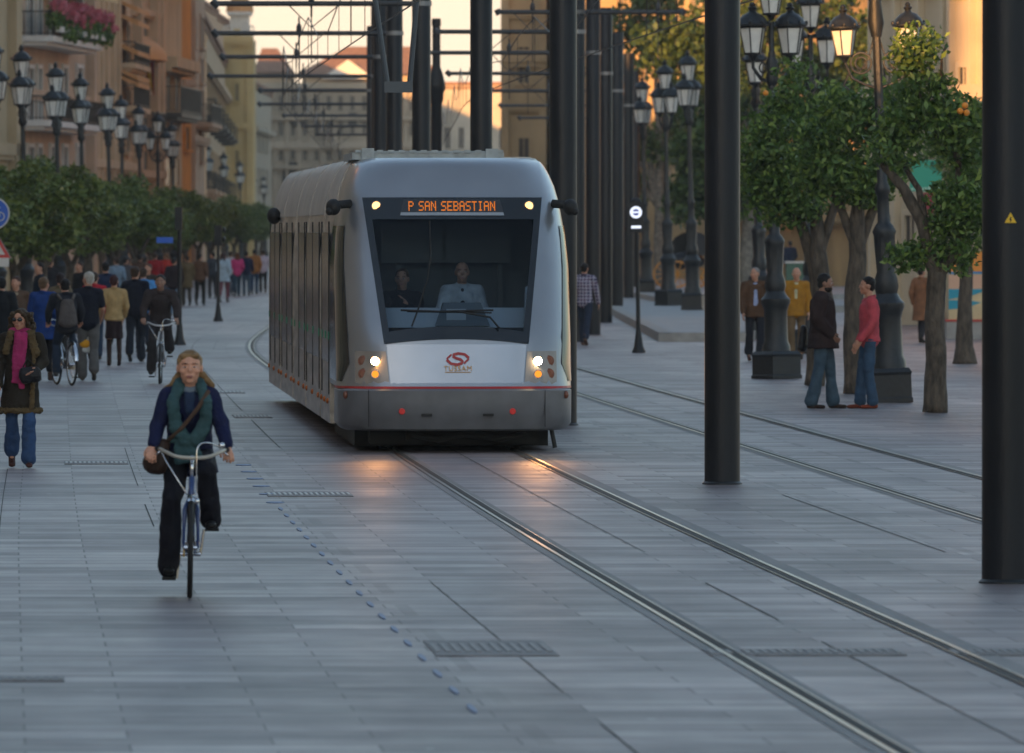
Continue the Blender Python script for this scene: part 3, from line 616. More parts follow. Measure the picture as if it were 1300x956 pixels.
where = ['cut by the left edge above the round blue sign', 'above the woman in the blue coat', 'left of the second lamp post', 'at the left edge behind the first lamp', 'behind the cyclist with the backpack', 'behind the white haired man', 'above the woman in the tan jacket', 'above the man in navy', 'behind the nearest lamp', 'behind the second and third lamps', 'above the dark signal post base', 'left of the slim signal post', 'right of the slim signal post', 'above the people in brown coats', 'just left of the black signal box', 'right of the black signal box', 'above the group in white and pink', 'above the man in the orange brown sweater', 'close to the tram rear', 'in the second row by the left edge', 'in the second row behind the pilastered building', 'last of the row beside the tram rear']
for i, (px, d, sc) in enumerate(LT):
    o = protos[i % 3] if i < 3 else copy_tree(protos[i % 3])
    x, y = XP(px, d); o.location = (x, y, 0); o.rotation_euler.z = i * 1.3; o.scale = (sc * 1.05, sc * 1.05, sc * .90)
    o['label'] = 'small orange tree ' + where[i]
# balcony flowers
for j, (u0, u1) in enumerate(((fu0 + .3, fu0 + 8), (fu0 + 9, fu1 - .5))):
    cl = []; q = random.Random(5 + j); u = u0
    while u < u1: cl.append(((u, -1.35 + q.uniform(-.15, .2), fz + q.uniform(.3, .9)), (.5, .35, .45), 1)); u += .55
    bpy.context.view_layer.update()
    rt = empty('flower_box', (0, 0, 0), 0, 'geranium box hanging on the near end of the white balcony' if j == 0 else 'geranium box hanging on the far end of the white balcony', 'flowers', 'flower boxes on the balcony')
    rt.matrix_basis = b2.root.matrix_basis.copy()
    bx = MB(); bx.box(((u0 + u1) / 2, -1.42, fz + .35), (u1 - u0, .2, .2)); bx.build('trough', M['white'], rt)
    leaf_cloud('leaves', cl, 2600, .2, M['leaf'], rt, .6, 70 + j)
    leaf_cloud('petals', [((c[0][0], c[0][1] - .15, c[0][2] + .35), (.5, .35, .28), 1) for c in cl], 1500, .17, M['petal'], rt, .9, 80 + j)
# ------------------------------------------------------------------ tram
TX, TY = (581 - 650) / 113.0, 99.6
tram = empty('tram', (TX, TY, 0), R_(3.0), 'silver low floor tram with lit destination board coming towards the camera', 'tram')
WP = [(.2, 1.27), (.27, 1.325), (2.1, 1.325), (2.45, 1.30), (2.8, 1.25), (3.0, 1.20), (3.15, 1.14), (3.24, 1.09), (3.29, 1.05), (3.32, 1.0)]
RP = [(.2, .16), (.27, .09), (.45, .02), (.70, .0), (.76, .05), (1.27, .20), (2.87, 1.12), (3.05, 1.27), (3.2, 1.40), (3.27, 1.50), (3.32, 1.68)]
def W_(z): return float(np.interp(z, [a for a, _ in WP], [b for _, b in WP]))
def RK(z): return float(np.interp(z, [a for a, _ in RP], [b for _, b in RP]))
EXP = 3.1
def ysurf(x, z):
    w = W_(z); q = min(1, abs(x) / w)
    return RK(z) + 1.0 * (1 - (1 - q ** EXP) ** (1 / EXP))
def ws(z): return float(np.interp(z, [1.2, 2.87], [.81, 1.02]))
def zb(x): return 1.22 + .055 * (1 - (x / .8) ** 2)
def noserow(zc, warp=0.0):
    """one row of hull points at nominal height zc"""
    pts = []
    def zz(x): return zc + (warp * (1 - min(1, abs(x) / ws(zc)) ** 2))
    hw = ws(min(max(zc, 1.2), 2.87)); w = W_(zc)
    xs = [hw * k / 8 for k in range(9)]
    th0 = math.asin(min(1, (hw / w) ** (EXP / 2)))
    for k in range(1, 9):
        th = th0 + (math.pi / 2 - th0) * k / 8; xs.append(w * math.sin(th) ** (2 / EXP))
    right = [(x, ysurf(x, zz(x)), zz(x)) for x in xs]
    ye = right[-1][1]
    right += [(w, ye + (3.2 - ye) * t, zc) for t in (.33, .66, 1)]
    left = [(-x, y, z) for x, y, z in reversed(right[1:])]
    return left + right
rows = [(z, 0) for z in (.74, .85, 1.0, 1.12)] + [(1.22, .055)] + [(1.22 + (2.87 - 1.22) * k / 10, .055 * (1 - k / 10) ** 3) for k in range(1, 10)] + [(2.87, 0), (2.93, 0), (3.0, 0), (3.06, 0), (3.12, 0), (3.17, 0), (3.21, 0), (3.25, 0), (3.28, 0), (3.32, 0)]
RW = [noserow(*r) for r in rows]; ncol = len(RW[0]); mid = ncol // 2
h = MB(); vs = [v for r in RW for v in r]; fs = []
for i in range(len(RW) - 1):
    for j in range(ncol - 1):
        if 4 <= i < 14 and mid - 8 <= j < mid + 8: continue
        fs.append((i * ncol + j, i * ncol + j + 1, (i + 1) * ncol + j + 1, (i + 1) * ncol + j))
fs.append(tuple((len(RW) - 1) * ncol + j for j in range(ncol)))
h.add(vs, fs); body = h.build('body', M['silver'], tram, autos=40)
# side cab windows, dark glass following the corner
def patch(name, fx, z0, z1, material, parent, off=.006, nx=6, nz=6, autos=60):
    """surface patch between x=fx(z)[0..1] and z0..z1 standing off the nose"""
    m_ = MB(); v = []
    for i in range(nz + 1):
        t = i / nz
        for j in range(nx + 1):
            zz0 = z0 if not callable(z0) else None
            q = j / nx; z = (z0 + (z1 - z0) * t) if zz0 is not None else None
            if z is None:
                xx = fx(0)[0] + (fx(0)[1] - fx(0)[0]) * q; z = z0(xx) * (1 - t) + z1 * t
            a, b_ = fx(z); x = a + (b_ - a) * q
            e = 1e-3; nx_ = -(ysurf(x + e, z) - ysurf(x - e, z)) / (2 * e); nz_ = -(ysurf(x, z + e) - ysurf(x, z - e)) / (2 * e)
            n = Vector((-nx_, -1, -nz_ * -1)); n = Vector(((ysurf(x + e, z) - ysurf(x - e, z)) / (2 * e), -1, (ysurf(x, z + e) - ysurf(x, z - e)) / (2 * e))).normalized()
            p = Vector((x, ysurf(x, z), z)) + n * off; v.append(p)
    f = [(i * (nx + 1) + j, i * (nx + 1) + j + 1, (i + 1) * (nx + 1) + j + 1, (i + 1) * (nx + 1) + j) for i in range(nz) for j in range(nx)]
    m_.add(v, f); return m_.build(name, material, parent, autos=autos)
def onface(x, z, off=.01): return Vector((x, ysurf(x, z) - off, z))
wsn = patch('windscreen', lambda z: (-ws(z) if z else -.8, ws(z) if z else .8), zb, 2.87, M['windscreen'], tram, off=-.004, nx=16, nz=14)
# black printed frame of the windscreen
fr = []
m_ = MB(); M['frit'] = mat('black_glass_border', (.012, .016, .02), .12, spec=.6)
def strip(pts_in, pts_out):
    n = len(pts_in); vs = [onface(x, z, .010) for x, z in pts_in] + [onface(x, z, .010) for x, z in pts_out]
    m_.add(vs, [(i, i + 1, n + i + 1, n + i) for i in range(n - 1)])
N_ = 16
strip([(-ws(2.62) + 2 * ws(2.62) * k / N_, 2.62) for k in range(N_ + 1)], [(-ws(2.87) + 2 * ws(2.87) * k / N_, 2.868) for k in range(N_ + 1)])
strip([(-.75 + 1.5 * k / N_, 1.36 + .06 * (1 - (k / 8 - 1) ** 2)) for k in range(N_ + 1)], [(-.80 + 1.6 * k / N_, zb(-.8 + 1.6 * k / N_) + .002) for k in range(N_ + 1)])
for s_ in (-1, 1):
    strip([(s_ * (ws(z) - .075), z) for z in np.linspace(1.24, 2.62, 12)], [(s_ * ws(z), z) for z in np.linspace(1.24, 2.62, 12)])
m_.build('windscreen_border', M['frit'], wsn, autos=60)
# interior
M['cab'] = mat('cab_lining', (.17, .19, .21), .8); M['cabl'] = mat('cab_dash_pale', (.55, .57, .60), .7)
i_ = MB(); i_.box((0, 3.1, 1.7), (2.3, .05, 2.2)); i_.box((0, 2.6, 2.93), (1.6, 1.0, .05)); i_.box((0, 2.0, .80), (2.0, 2.2, .06))
i_.box((-1.2, 2.5, 1.5), (.04, 1.2, 1.5)); i_.box((1.2, 2.5, 1.5), (.04, 1.2, 1.5)); i_.build('cab_interior', M['cab'], tram)
i_ = MB(); i_.box((0, 2.75, 2.35), (1.5, .04, .45)); i_.box((-.55, 2.85, 1.9), (.05, .05, 1.6)); i_.box((.62, 2.85, 1.9), (.05, .05, 1.6)); i_.build('partition', mat('partition', (.16, .17, .18), .5), tram)
i_ = MB(); i_.prism([(-.78, .75, 1.40), (.78, .75, 1.40), (.86, .95, 1.62), (-.86, .95, 1.62)], (0, .35, .0)); ds = i_.build('dashboard', M['cabl'], tram)
i_ = MB(); i_.prism([(-.22, .70, 1.42), (.40, .70, 1.42), (.30, .78, 1.68), (-.12, .78, 1.68)], (0, .25, 0)); i_.build('instrument_hood', M['cab'], ds)
i_ = MB(); i_.box((.02, .73, 1.54), (.22, .02, .14)); i_.build('screen', M['cabl'], ds)
i_ = MB(); i_.ell((.13, 1.95, 1.45), (.25, .08, .32)); i_.ell((.13, 1.75, 1.12), (.25, .25, .08)); i_.box((.13, 1.8, .95), (.12, .12, .3)); i_.build('driver_seat', M['rubber'], tram, smooth=True)
i_ = MB(); i_.tube([onface(.80, 1.45, -.10), onface(.83, 1.85, -.10)], .035, 8); i_.build('handrail', M['cabl'], tram)
# wipers and a thin dark tube curving down the glass
i_ = MB()
i_.tube([onface(-.62, 1.60, .05), onface(-.2, 1.585, .06), onface(.42, 1.60, .05)], .013, 6); i_.tube([onface(-.55, 1.585, .03), onface(.40, 1.57, .03)], .010, 6)
i_.tube([onface(.0, 1.59, .055), onface(.38, 1.52, .05), onface(.48, 1.40, .05)], .013, 6); i_.build('wiper', M['rubber'], tram)
i_ = MB(); i_.tube([onface(-.27, 2.60, .015), onface(-.27, 2.2, .015), onface(-.31, 1.95, .015), onface(-.42, 1.62, .02), onface(-.50, 1.42, .02)], .010, 6); i_.build('dark_tube', M['rubber'], tram)
# destination board
def fstrip(x0, x1, za, X0, X1, zc_, off, n=14):
    q = MB(); q.add([onface(x0 + (x1 - x0) * k / n, za, off) for k in range(n + 1)] + [onface(X0 + (X1 - X0) * k / n, zc_, off) for k in range(n + 1)], [(k, k + 1, n + k + 2, n + k + 1) for k in range(n)]); return q
i_ = fstrip(-.60, .575, 2.665, -.56, .535, 2.845, .016); db = i_.build('destination_board', mat('display_panel', (.035, .038, .042), .3), tram)
i_ = fstrip(-.60, .575, 2.665, -.592, .567, 2.70, .020); i_.build('display_edge', mat('display_lip', (.30, .34, .38), .4), db)
FONT = {'P': '11110,10001,10001,11110,10000,10000,10000', 'S': '01111,10000,10000,01110,00001,00001,11110', 'A': '01110,10001,10001,11111,10001,10001,10001', 'N': '10001,11001,10101,10101,10011,10001,10001',
        'E': '11111,10000,10000,11110,10000,10000,11111', 'B': '11110,10001,10001,11110,10001,10001,11110', 'T': '11111,00100,00100,00100,00100,00100,00100', 'I': '01110,00100,00100,00100,00100,00100,01110', ' ': '000,000,000,000,000,000,000'}
i_ = MB(); txt = 'P SAN SEBASTIAN'; cols = sum(len(FONT[c].split(',')[0]) + 1 for c in txt) - 1; x0, x1 = -.505, .475; st = (x1 - x0) / cols; k = 0
for ch in txt:
    g = FONT[ch].split(',')
    for r_i, row in enumerate(g):
        for c_i, q in enumerate(row):
            if q == '1':
                p = onface(x0 + (k + c_i + .5) * st, 2.818 - r_i * .0155, .022); hs = st * .46
                i_.poly([p + Vector((-hs, 0, -.0068)), p + Vector((hs, 0, -.0068)), p + Vector((hs, 0, .0068)), p + Vector((-hs, 0, .0068))])
    k += len(g[0]) + 1
i_.build('lit_lettering', emit('amber_led', (1.0, .25, .03), .27), db)
# upper marker lights
def lamp(name, x, z, r, lens, parent, ring=None, off=.02, depth=.03):
    p = onface(x, z, off); n = Vector((0, 1, 0)); q = MB(); q.cyl(p + n * (depth + .02), p + n * .004, r * 1.3, r * 1.25, 20)
    o = q.build(name, ring or M['chrome'], parent, autos=40); q = MB(); q.cyl(p + n * .002, p - n * .008, r, r * .8, 20); q.build('lens', lens, o); return o
Lhead = emit('headlight_glow', (1.0, .50, .16), 30); Lhead2 = emit('headlight_glow_white', (1.0, .72, .38), 34); Lmark = emit('marker_glow', (1, .45, .14), 1.3); Lamb = emit('amber_glow', (1, .30, .03), .45)
Ldim = mat('dim_lens', (.20, .07, .04), .25, var=.2)
for s_ in (-1, 1):
    lamp('marker_light', s_ * .865, 2.775, .045, Lmark, tram)
# light clusters: clear cover panels
M['cluster'] = mat('lamp_panel', (.36, .32, .28), .25, metal=.3, var=.15, scale=5)
for s_ in (-1, 1):
    c = patch('headlight_panel', lambda z, s_=s_: tuple(sorted((s_ * float(np.interp(z, [.76, 1.22], [.755, .80])), s_ * 1.13))), .765, 1.14 , M['cluster'], tram, off=.004, nx=6)
    lamp('headlight', s_ * .915, 1.03, .046, Lhead if s_ < 0 else Lhead2, c, off=.03)
    lamp('headlight', s_ * .915, .885, .040, Lamb, c, off=.03)
    lamp('tail_light', s_ * 1.04, 1.03, .050, Ldim, c, ring=Ldim, off=.0); lamp('tail_light', s_ * 1.04, .885, .050, Ldim, c, ring=Ldim, off=.0)
patch('front_panel', lambda z: (-float(np.interp(z, [.76, 1.22], [.74, .785])), float(np.interp(z, [.76, 1.22], [.74, .785]))), .765, 1.215, M['silver2'], tram, off=.006, nx=16)
# bumper
brs = []
for z in (.25, .27, .33, .45, .58, .66, .70, .72):
    k = {.25: .93, .72: .985, .27: .965}.get(z, 1.0); row = []
    for v in noserow(max(z, .27)): row.append((v[0] * k, v[1] - .035 + (.05 if z == .25 else 0), z))
    brs.append(row[3:-3] if False else row[2:-2])
q = MB(); q.rings(brs, closed=False, cap=False); n = len(brs[0]); q.f.append(tuple((len(brs) - 1) * n + j for j in range(n))); q.m.append(0); bp_ = q.build('bumper', M['bumper'], tram, autos=35)
q = MB(); r0 = [(v[0] * 1.0, v[1] - .028, .722) for v in noserow(.74)][2:-2]; r1 = [(v[0], v[1] - .012, .748) for v in noserow(.74)][2:-2]; q.rings([r0, r1], closed=False, cap=False); q.build('red_stripe', M['red'], bp_)
for s_ in (-1, 1):
    p = Vector((s_ * .62, ysurf(.62, .5) - .045, .47)); q = MB(); q.cyl(p + Vector((0, .03, 0)), p - Vector((0, .008, 0)), .038, .034, 16); q.build('reflector', emit('red_reflector', (.6, .015, .012), .55) if False else mat('red_reflector', (.75, .02, .02), .3), bp_)
    p = Vector((s_ * .345, ysurf(.345, .45) - .045, .43)); q = MB(); q.box(p, (.12, .03, .03)); q.build('slot', M['rubber'], bp_)
    q = MB(); a = onface(s_ * .99, .5, .04); q.box((a.x, a.y, .5), (.006, .02, .42)); q.build('seam', M['rubber'], bp_)
    a = onface(s_ * 1.24, .65, .05); q = MB(); q.ell(a, (.03, .03, .045)); q.build('side_marker', Ldim, bp_, smooth=True)
# logo and lettering
def face_curve(name, pts, wd, z_c, x_c, sc, material):
    """flat ribbon of width wd along 2D polyline, laid on the nose"""
    q = MB(); n = len(pts); L_ = []; R2 = []
    for i in range(n):
        a = Vector(pts[max(i - 1, 0)]); b_ = Vector(pts[min(i + 1, n - 1)]); t = (b_ - a).normalized(); nn = Vector((-t.y, t.x)) * wd / 2; p = Vector(pts[i]); L_.append(p + nn); R2.append(p - nn)
    vs = [onface(x_c + v.x * sc, z_c + v.y * sc, .016) for v in L_ + R2]
    q.add(vs, [(i, i + 1, n + i + 1, n + i) for i in range(n - 1)]); return q.build(name, material, tram)
Mred = mat('logo_red', (.42, .03, .03), .5); Mgold = mat('logo_gold', (.62, .30, .06), .5)
face_curve('emblem', [(1.0, .10), (.62, .42), (.05, .5), (-.38, .40), (-.42, .22), (-.1, .06), (.25, -.04), (.42, -.2), (.36, -.38), (-.05, -.5), (-.62, -.42), (-1.0, -.06)], .24, 1.055, .01, .125, Mred)
face_curve('emblem_point', [(-1.0, .0), (-.55, .42)], .16, 1.055, .01, .125, Mred); face_curve('emblem_point', [(1.0, .04), (.55, -.40)], .16, 1.055, .01, .125, Mred)
def text(name, s, size, material, parent, loc, rot, ext=.001, align='CENTER', bold=0):
    cu = bpy.data.curves.new(name, 'FONT'); cu.body = s; cu.size = size; cu.align_x = align; cu.extrude = ext; cu.space_character = 1.12; cu.offset = bold; o = bpy.data.objects.new(name, cu); col.objects.link(o)
    dg = bpy.context.evaluated_depsgraph_get(); me = bpy.data.meshes.new_from_object(o.evaluated_get(dg)); bpy.data.objects.remove(o); me.materials.clear(); me.materials.append(material)
    ob = bpy.data.objects.new(name, me); col.objects.link(ob); ob.parent = parent; ob.location = loc; ob.rotation_euler = rot; return ob
t = text('lettering', 'TUSSAM', .080, Mgold, tram, onface(.01, .925, .022), (R_(90 - 16.4), 0, 0), bold=.0); t.scale = (1.0, 1, 1)
q = MB(); q.box(onface(.01, .908, .016), (.29, .004, .006)); q.build('underline', Mgold, tram)
# camera pods
for s_, y_ in ((-1, 1.35), (1, 1.35)):
    q = MB(); q.ell((s_ * 1.345, y_, 2.76), (.085, .14, .095)); q.ell((s_ * 1.39, y_ - .08, 2.71), (.045, .07, .045)); q.cyl((s_ * 1.15, y_ + .1, 2.80), (s_ * 1.34, y_, 2.78), .05); q.build('camera_pod', M['rubber'], tram, smooth=True)
q = MB(); q.ell((-1.36, 27, 2.70), (.10, .16, .12)); q.build('camera_pod', M['rubber'], tram, smooth=True)
# roof equipment
q = MB(); q.box((-.23, 3.8, 3.345), (1.74, 3.0, .08)); q.box((-.23, 3.8, 3.385), (1.60, 2.8, .04))
for k in range(14): q.box((-1.03 + k * .125, 2.29, 3.40), (.07, .04, .03))
q.box((-.92, 2.27, 3.37), (.14, .05, .13)); q.box((.5, 2.27, 3.37), (.14, .05, .12)); q.build('roof_unit', mat('roof_unit_grey', (.33, .37, .38), .5, metal=.2, var=.2, scale=8), tram)
# cab side windows and modules
M['sidewin'] = mat('side_glazing', (.30, .27, .25), .16, metal=.65, var=.3, scale=1.2)
for s_ in (-1, 1):
    q = MB(); prof = []
    for y0, y1 in ((1.15, 2.25),):
        zs = [1.05, 1.5, 2.1, 2.45, 2.66]
        rr_ = []
        for z in (.80, 1.0, 1.3, 1.7, 2.1, 2.3, 2.45, 2.55):
            w = W_(z); row = []; t0 = float(np.interp(z, [.8, 1.0, 2.5], [70, 58, 66]))
            for th in np.linspace(t0, 90, 8):
                x = w * math.sin(R_(th)) ** (2 / EXP); x = min(x, w * .99999); row.append((s_ * (x + .007), ysurf(x, z) - .004, z))
            row += [(s_ * (w + .007), 2.2, z), (s_ * (w + .007), 3.1, z)]; rr_.append(row)
        q.rings(rr_, closed=False, cap=False)
    q.build('cab_side_window', M['blackgl'], tram, autos=50)
def hull(y0, y1, zlo=.27, w_off=0):
    zs = [zlo, .8, 1.4, 2.1, 2.3, 2.45, 2.65, 2.8, 2.9, 3.0, 3.08, 3.15, 3.21, 3.26, 3.30, 3.32]
    pr = [(-(W_(z) + w_off), z) for z in reversed(zs)] + [((W_(z) + w_off), z) for z in zs]
    return [[(x, y, z) for x, z in pr] for y in (y0, y1)]
yc = 3.2; mods = [(3.26, 6.6), (6.9, 12.6), (12.9, 18.3), (18.6, 24.6), (24.9, 31.3)]
for k, (a, b_) in enumerate(mods):
    q = MB(); q.rings(hull(a, b_)); mo = q.build('carriage', M['side'], tram, autos=40)
    q = MB(); zs = [2.68, 2.8, 2.9, 3.0, 3.08, 3.15, 3.21, 3.26, 3.30, 3.33, 3.345]
    pr = [(-(W_(min(z, 3.32)) + .012), z) for z in zs] + [(W_(min(z, 3.32)) + .012, z) for z in reversed(zs)]
    q.rings([[(x, y, z) for x, z in pr] for y in (a + .05, b_ - .05)]); q.build('roof_fairing', M['roofp'], mo, autos=40)
    for s_ in (-1, 1):
        q = MB(); y = a + .15
        wd = 2.6
        while y + wd < b_ - .05: q.box((s_ * 1.327, y + wd / 2, 1.72), (.012, wd - .07, 1.5)); y += wd
        q.build('side_window', M['sidewin'], mo)
        for yy in np.arange(a + .15, b_ - .1, wd): q = MB(); q.box((s_ * 1.330, yy, 1.6), (.016, .05, 2.0)); q.build('door_seam', M['rubber'], mo)
        for yy in (a + .5, (a + b_) / 2, b_ - .5):
            q = MB(); q.ell((s_ * 1.335, yy, .52), (.02, .05, .035)); q.build('side_marker', mat('amber_marker', (.55, .16, .03), .4) if 'am' not in M else M['am'], mo, smooth=True)
            q = MB(); q.box((s_ * 1.338, yy - .4, 1.28), (.015, .08, .09)); q.build('door_button', M.setdefault('gb', mat('door_button_green', (.02, .22, .12), .4)), mo)
    M.setdefault('am', bpy.data.materials['amber_marker'])
    if k:
        q = MB(); q.rings(hull(a - .32, a + .02, w_off=-.05)); q.build('bellows', M['rubber'], tram)
q = MB()
q.box((0, 5, .16), (2.2, 7, .22)); q.box((0, 1.2, .17), (1.9, .8, .16)); q.box((-.3, .75, .20), (.5, .3, .14)); q.tube([(-.5, .55, .2), (-.2, .5, .14), (.1, .55, .2), (.5, .5, .15), (.8, .55, .2)], .035, 8)
q.cyl((1.08, .45, .26), (1.12, .45, .05), .025); q.box((0, 18, .2), (2.1, 26, .16)); q.build('underframe', M['rubber'], tram)
for yy in (2.2, 4.0, 15, 17, 28, 30):
    for s_ in (-1, 1):
        q = MB(); q.cyl((s_ * .66, yy, .29), (s_ * .80, yy, .29), .29, .29, 24); q.build('wheel', M['arm'], tram)
# the two lit headlamps throw light on the paving
for s_, e_ in ((-1, 38), (1, 55)):
    l = bpy.data.lights.new('headlamp', 'SPOT'); l.energy = e_ * .5; l.color = (1, .42, .14); l.spot_size = R_(36); l.spot_blend = 1; l.shadow_soft_size = .05
    o = bpy.data.objects.new('headlamp_light', l); col.objects.link(o); o.parent = tram; o.location = onface(s_ * .915, 1.03, .10); o.rotation_euler = (R_(-87.5), 0, 0)
# ------------------------------------------------------------------ catenary poles
M['clampm'] = mat('clamp_steel', (.22, .23, .24), .45, metal=.6)
def cat_pole(x, y, arms, label, h=8.6, r=.175, hang=None, ring=True, warn=None, group='black catenary poles between the tracks'):
    root = empty('catenary_pole', (x, y, 0), 0, label, 'pole', group)
    q = MB(); q.lathe([(r, .02), (r, h), (r * .9, h + .04)], 28); q.build('shaft', M['pole'], root, autos=40)
    q = MB(); q.lathe([(r + .022, 0), (r + .022, .012), (r + .004, .03)], 24); q.build('base_plate', M['iron'], root, autos=40)
    if warn:
        q = MB(); wx, wz, wr = warn; yb = -math.sqrt(r * r - wx * wx) - .012
        q.prism([(wx - wr, yb, wz), (wx + wr, yb, wz), (wx, yb, wz + wr * 1.75)], (0, .008, 0)); w_ = q.build('warning_sign', mat('warning_yellow', (.80, .50, .02), .5), root)
        q = MB(); c = Vector((wx, yb - .004, wz + wr * .55)); s_ = wr * .42
        for pts in ([(-.2, 1), (.5, 1), (-.1, -.1), (-.5, -.1)], [(-.3, .15), (.5, .15), (-.1, -1.2)]): q.poly([c + Vector((a * s_, 0, b_ * s_)) for a, b_ in pts])
        q.build('lightning_symbol', M['rubber'], w_)
    for (sx_, L_, z, hg) in arms:
        q = MB(); q.tube([(sx_ * r * .8, 0, z), (sx_ * L_, 0, z)], .052, 10); q.tube([(sx_ * L_ * .97, 0, z - .06), (sx_ * L_, 0, z + .06)], .07, 8); a = q.build('bracket_arm', M['arm'], root, autos=40)
        q = MB(); q.lathe([(r + .02, z - .045), (r + .02, z + .045)], 20); q.build('arm_clamp', M['clampm'], a)
        if hg:
            xc = sx_ * hg; q = MB(); q.tube([(xc, 0, z + .35), (xc, 0, z - .25)], .02); q.ell((xc, 0, z + .1), (.06, .06, .12)); q.tube([(xc - .45, 0, z), (xc, .02, z - .45), (xc + .55, 0, z)], .012, 6)
            q.tube([(xc, 0, z - .25), (xc, 0, z - 1.1)], .012, 5); q.build('wire_support', M['arm'], a)
    if hang:
        q = MB(); xa, xb, zl, zt = hang
        q.tube([(xa - .34, 0, zt), (xa - .0, 0, zl + .02)], .035, 8); q.tube([(xb + .20, 0, zt), (xb, 0, zl + .02)], .035, 8); q.box(((xa + xb) / 2, 0, zl), (xb - xa + .08, .12, .14)); q.build('wire_yoke', mat('yoke_grey', (.07, .085, .10), .5, metal=.3), root)
    return root
cl_ = [(1278, 63.0, 'thick black catenary pole with a yellow warning sign at the right edge'), (917, 87.5, 'thick black catenary pole standing alone in front of the orange trees'),
       (715, 114, 'black catenary pole touching the right side of the tram'), (611, 140, 'black catenary pole rising straight above the tram roof'),
       (535, 166, 'black catenary pole with brown sheen seen left of centre over the tram'), (501, 191, 'dark catenary pole, right one of the tight pair above the tram'), (483, 217, 'dark catenary pole, left one of the tight pair above the tram')]
for i, (px, d, lb) in enumerate(cl_):
    x, y = XP(px, d)
    arms = [(-1, 3.9, 6.72, 2.05)] if i >= 3 else [(-1, 3.9, 6.72, 2.05), (1, 3.2, 6.72, 2.0)]
    if i in (2,): arms = [(-1, 3.2, 6.72, 2.05), (1, 3.2, 6.72, 2.0)]
    hang = None
    if i == 2: s_ = F / d; hang = ((492 - px) / s_, (520 - px) / s_, 4.33, 6.7)
    if i == 3: arms = [(-1, 2.6, 6.72, 2.05)]
    cat_pole(x, y, arms, lb, hang=hang, warn=((1281 - px) / (F / d), P(1281, 283, d).z, .042) if i == 0 else None)
for i, (px, d) in enumerate(((478, 243), (472, 268), (476, 297), (480, 327), (484, 360), (488, 392))):
    x, y = XP(px, d)
    z = 6.7; cat_pole(x, y, [(-1, (4.6, 3.4, 3.9, 3.5, 3.2, 3.0)[i], z, 2.0)], 'far catenary pole hidden behind the dark pair above the tram, its arm reaching left', r=.15)
x, y = XP(554, 240)
q = empty('catenary_pole', (x, y, 0), 0, 'dark post with a stepped collar beside the brown catenary pole above the tram', 'pole'); s = MB()
s.lathe([(.15, 0), (.15, 5.9), (.19, 6.0), (.2, 6.2), (.25, 6.3), (.25, 6.42), (.18, 6.7), (.11, 6.9), (.11, 8.0), (.13, 8.02), (.12, 8.2)], 16); s.build('shaft', M['pole'], q, autos=35)
rl = [(733, 199, 'black catenary pole behind the man in the checked shirt', [(-1, 1.8, 7.37, 1.0), (1, 2.4, 7.37, 1.8), (-1, 3.2, 6.93, 2.0)]), (753, 212, 'wide black catenary pole just right of the man in the checked shirt', [(-1, 4.0, 6.72, 2.0)]),
      (769, 240, 'black catenary pole left of the lit round signal, its top just in the picture', [(-1, 4.3, 6.72, 2.1)]), (784, 270, 'black catenary pole behind the slim signal post', [(-1, 4.3, 6.72, 2.1)]), (798, 302, 'short looking far catenary pole beside the lamp posts and plane tree', [(-1, 4.4, 6.72, 2.1)]), (806, 335, 'far catenary pole mostly hidden by the lamp posts left of the plane tree', [(-1, 4.4, 6.72, 2.1)])]
for px, d, lb, arms in rl:
    x, y = XP(px, d); cat_pole(x, y, arms, lb, h=8.45 if d > 200 else 9, group='black catenary poles right of the tracks')
# overhead wires follow each track
for nm, off, lb in (('near', .72, 'thin overhead wires above the near tram track'), ('far', 4.84, 'thin overhead wires above the second tram track')):
    rt = empty('overhead_wire', (0, 0, 0), 0, lb, 'wire'); yy = 60; c = MB(); ms = MB(); dr = MB(); pc = []; pm = []
    while yy < 420:
        x = rail_x(yy) + off; ph = ((yy - 62) % 25.5) / 25.5; zm = 6.6 - 3.2 * ph * (1 - ph)
        pc.append((x, yy, 5.35)); pm.append((x, yy, zm))
        dr = MB(); dr.tube([(x, yy, 5.35), (x, yy, zm)], .006, 4); dr.build('dropper', M['wire'], rt); yy += 6.375
    c.tube(pc, .011, 5); c.build('contact_wire', M['wire'], rt); ms.tube(pm, .010, 5); ms.build('carrier_wire', M['wire'], rt)
# ------------------------------------------------------------------ street lamps
def lantern(parent, loc, sc=1.0):
    o = MB(); n = 6
    for k in range(n):
        a = 2 * math.pi * k / n + .2; o.tube([(.15 * math.cos(a), .15 * math.sin(a), 0), (.235 * math.cos(a), .235 * math.sin(a), .46)], .012, 5)
    o.lathe([(.155, -.03), (.16, 0), (.15, .01)], 6, rot=.2); o.lathe([(.235, .45), (.245, .48), (.235, .49)], 6, rot=.2); o.lathe([(.03, -.14), (.06, -.08), (.1, -.03)], 10)
    fr_ = o.build('lantern', M['iron'], parent, loc=loc)
    g = MB(); g.lathe([(.138, .005), (.22, .455)], 6, rot=.2); g.build('glass', M['lantern_glass'], fr_)
    c = MB(); c.lathe([(.30, .49), (.305, .52), (.26, .56), (.235, .62), (.16, .70), (.07, .74), (.05, .78), (.075, .80), (.08, .83), (.045, .85), (.055, .88), (.03, .92)], 14)
    for k in range(8):
        a = 2 * math.pi * k / 8; c.ell((.285 * math.cos(a), .285 * math.sin(a), .55), (.03, .03, .04), n=6, m=5)
    c.build('cap', M['iron'], fr_, autos=45); fr_.scale = (sc,) * 3; return fr_
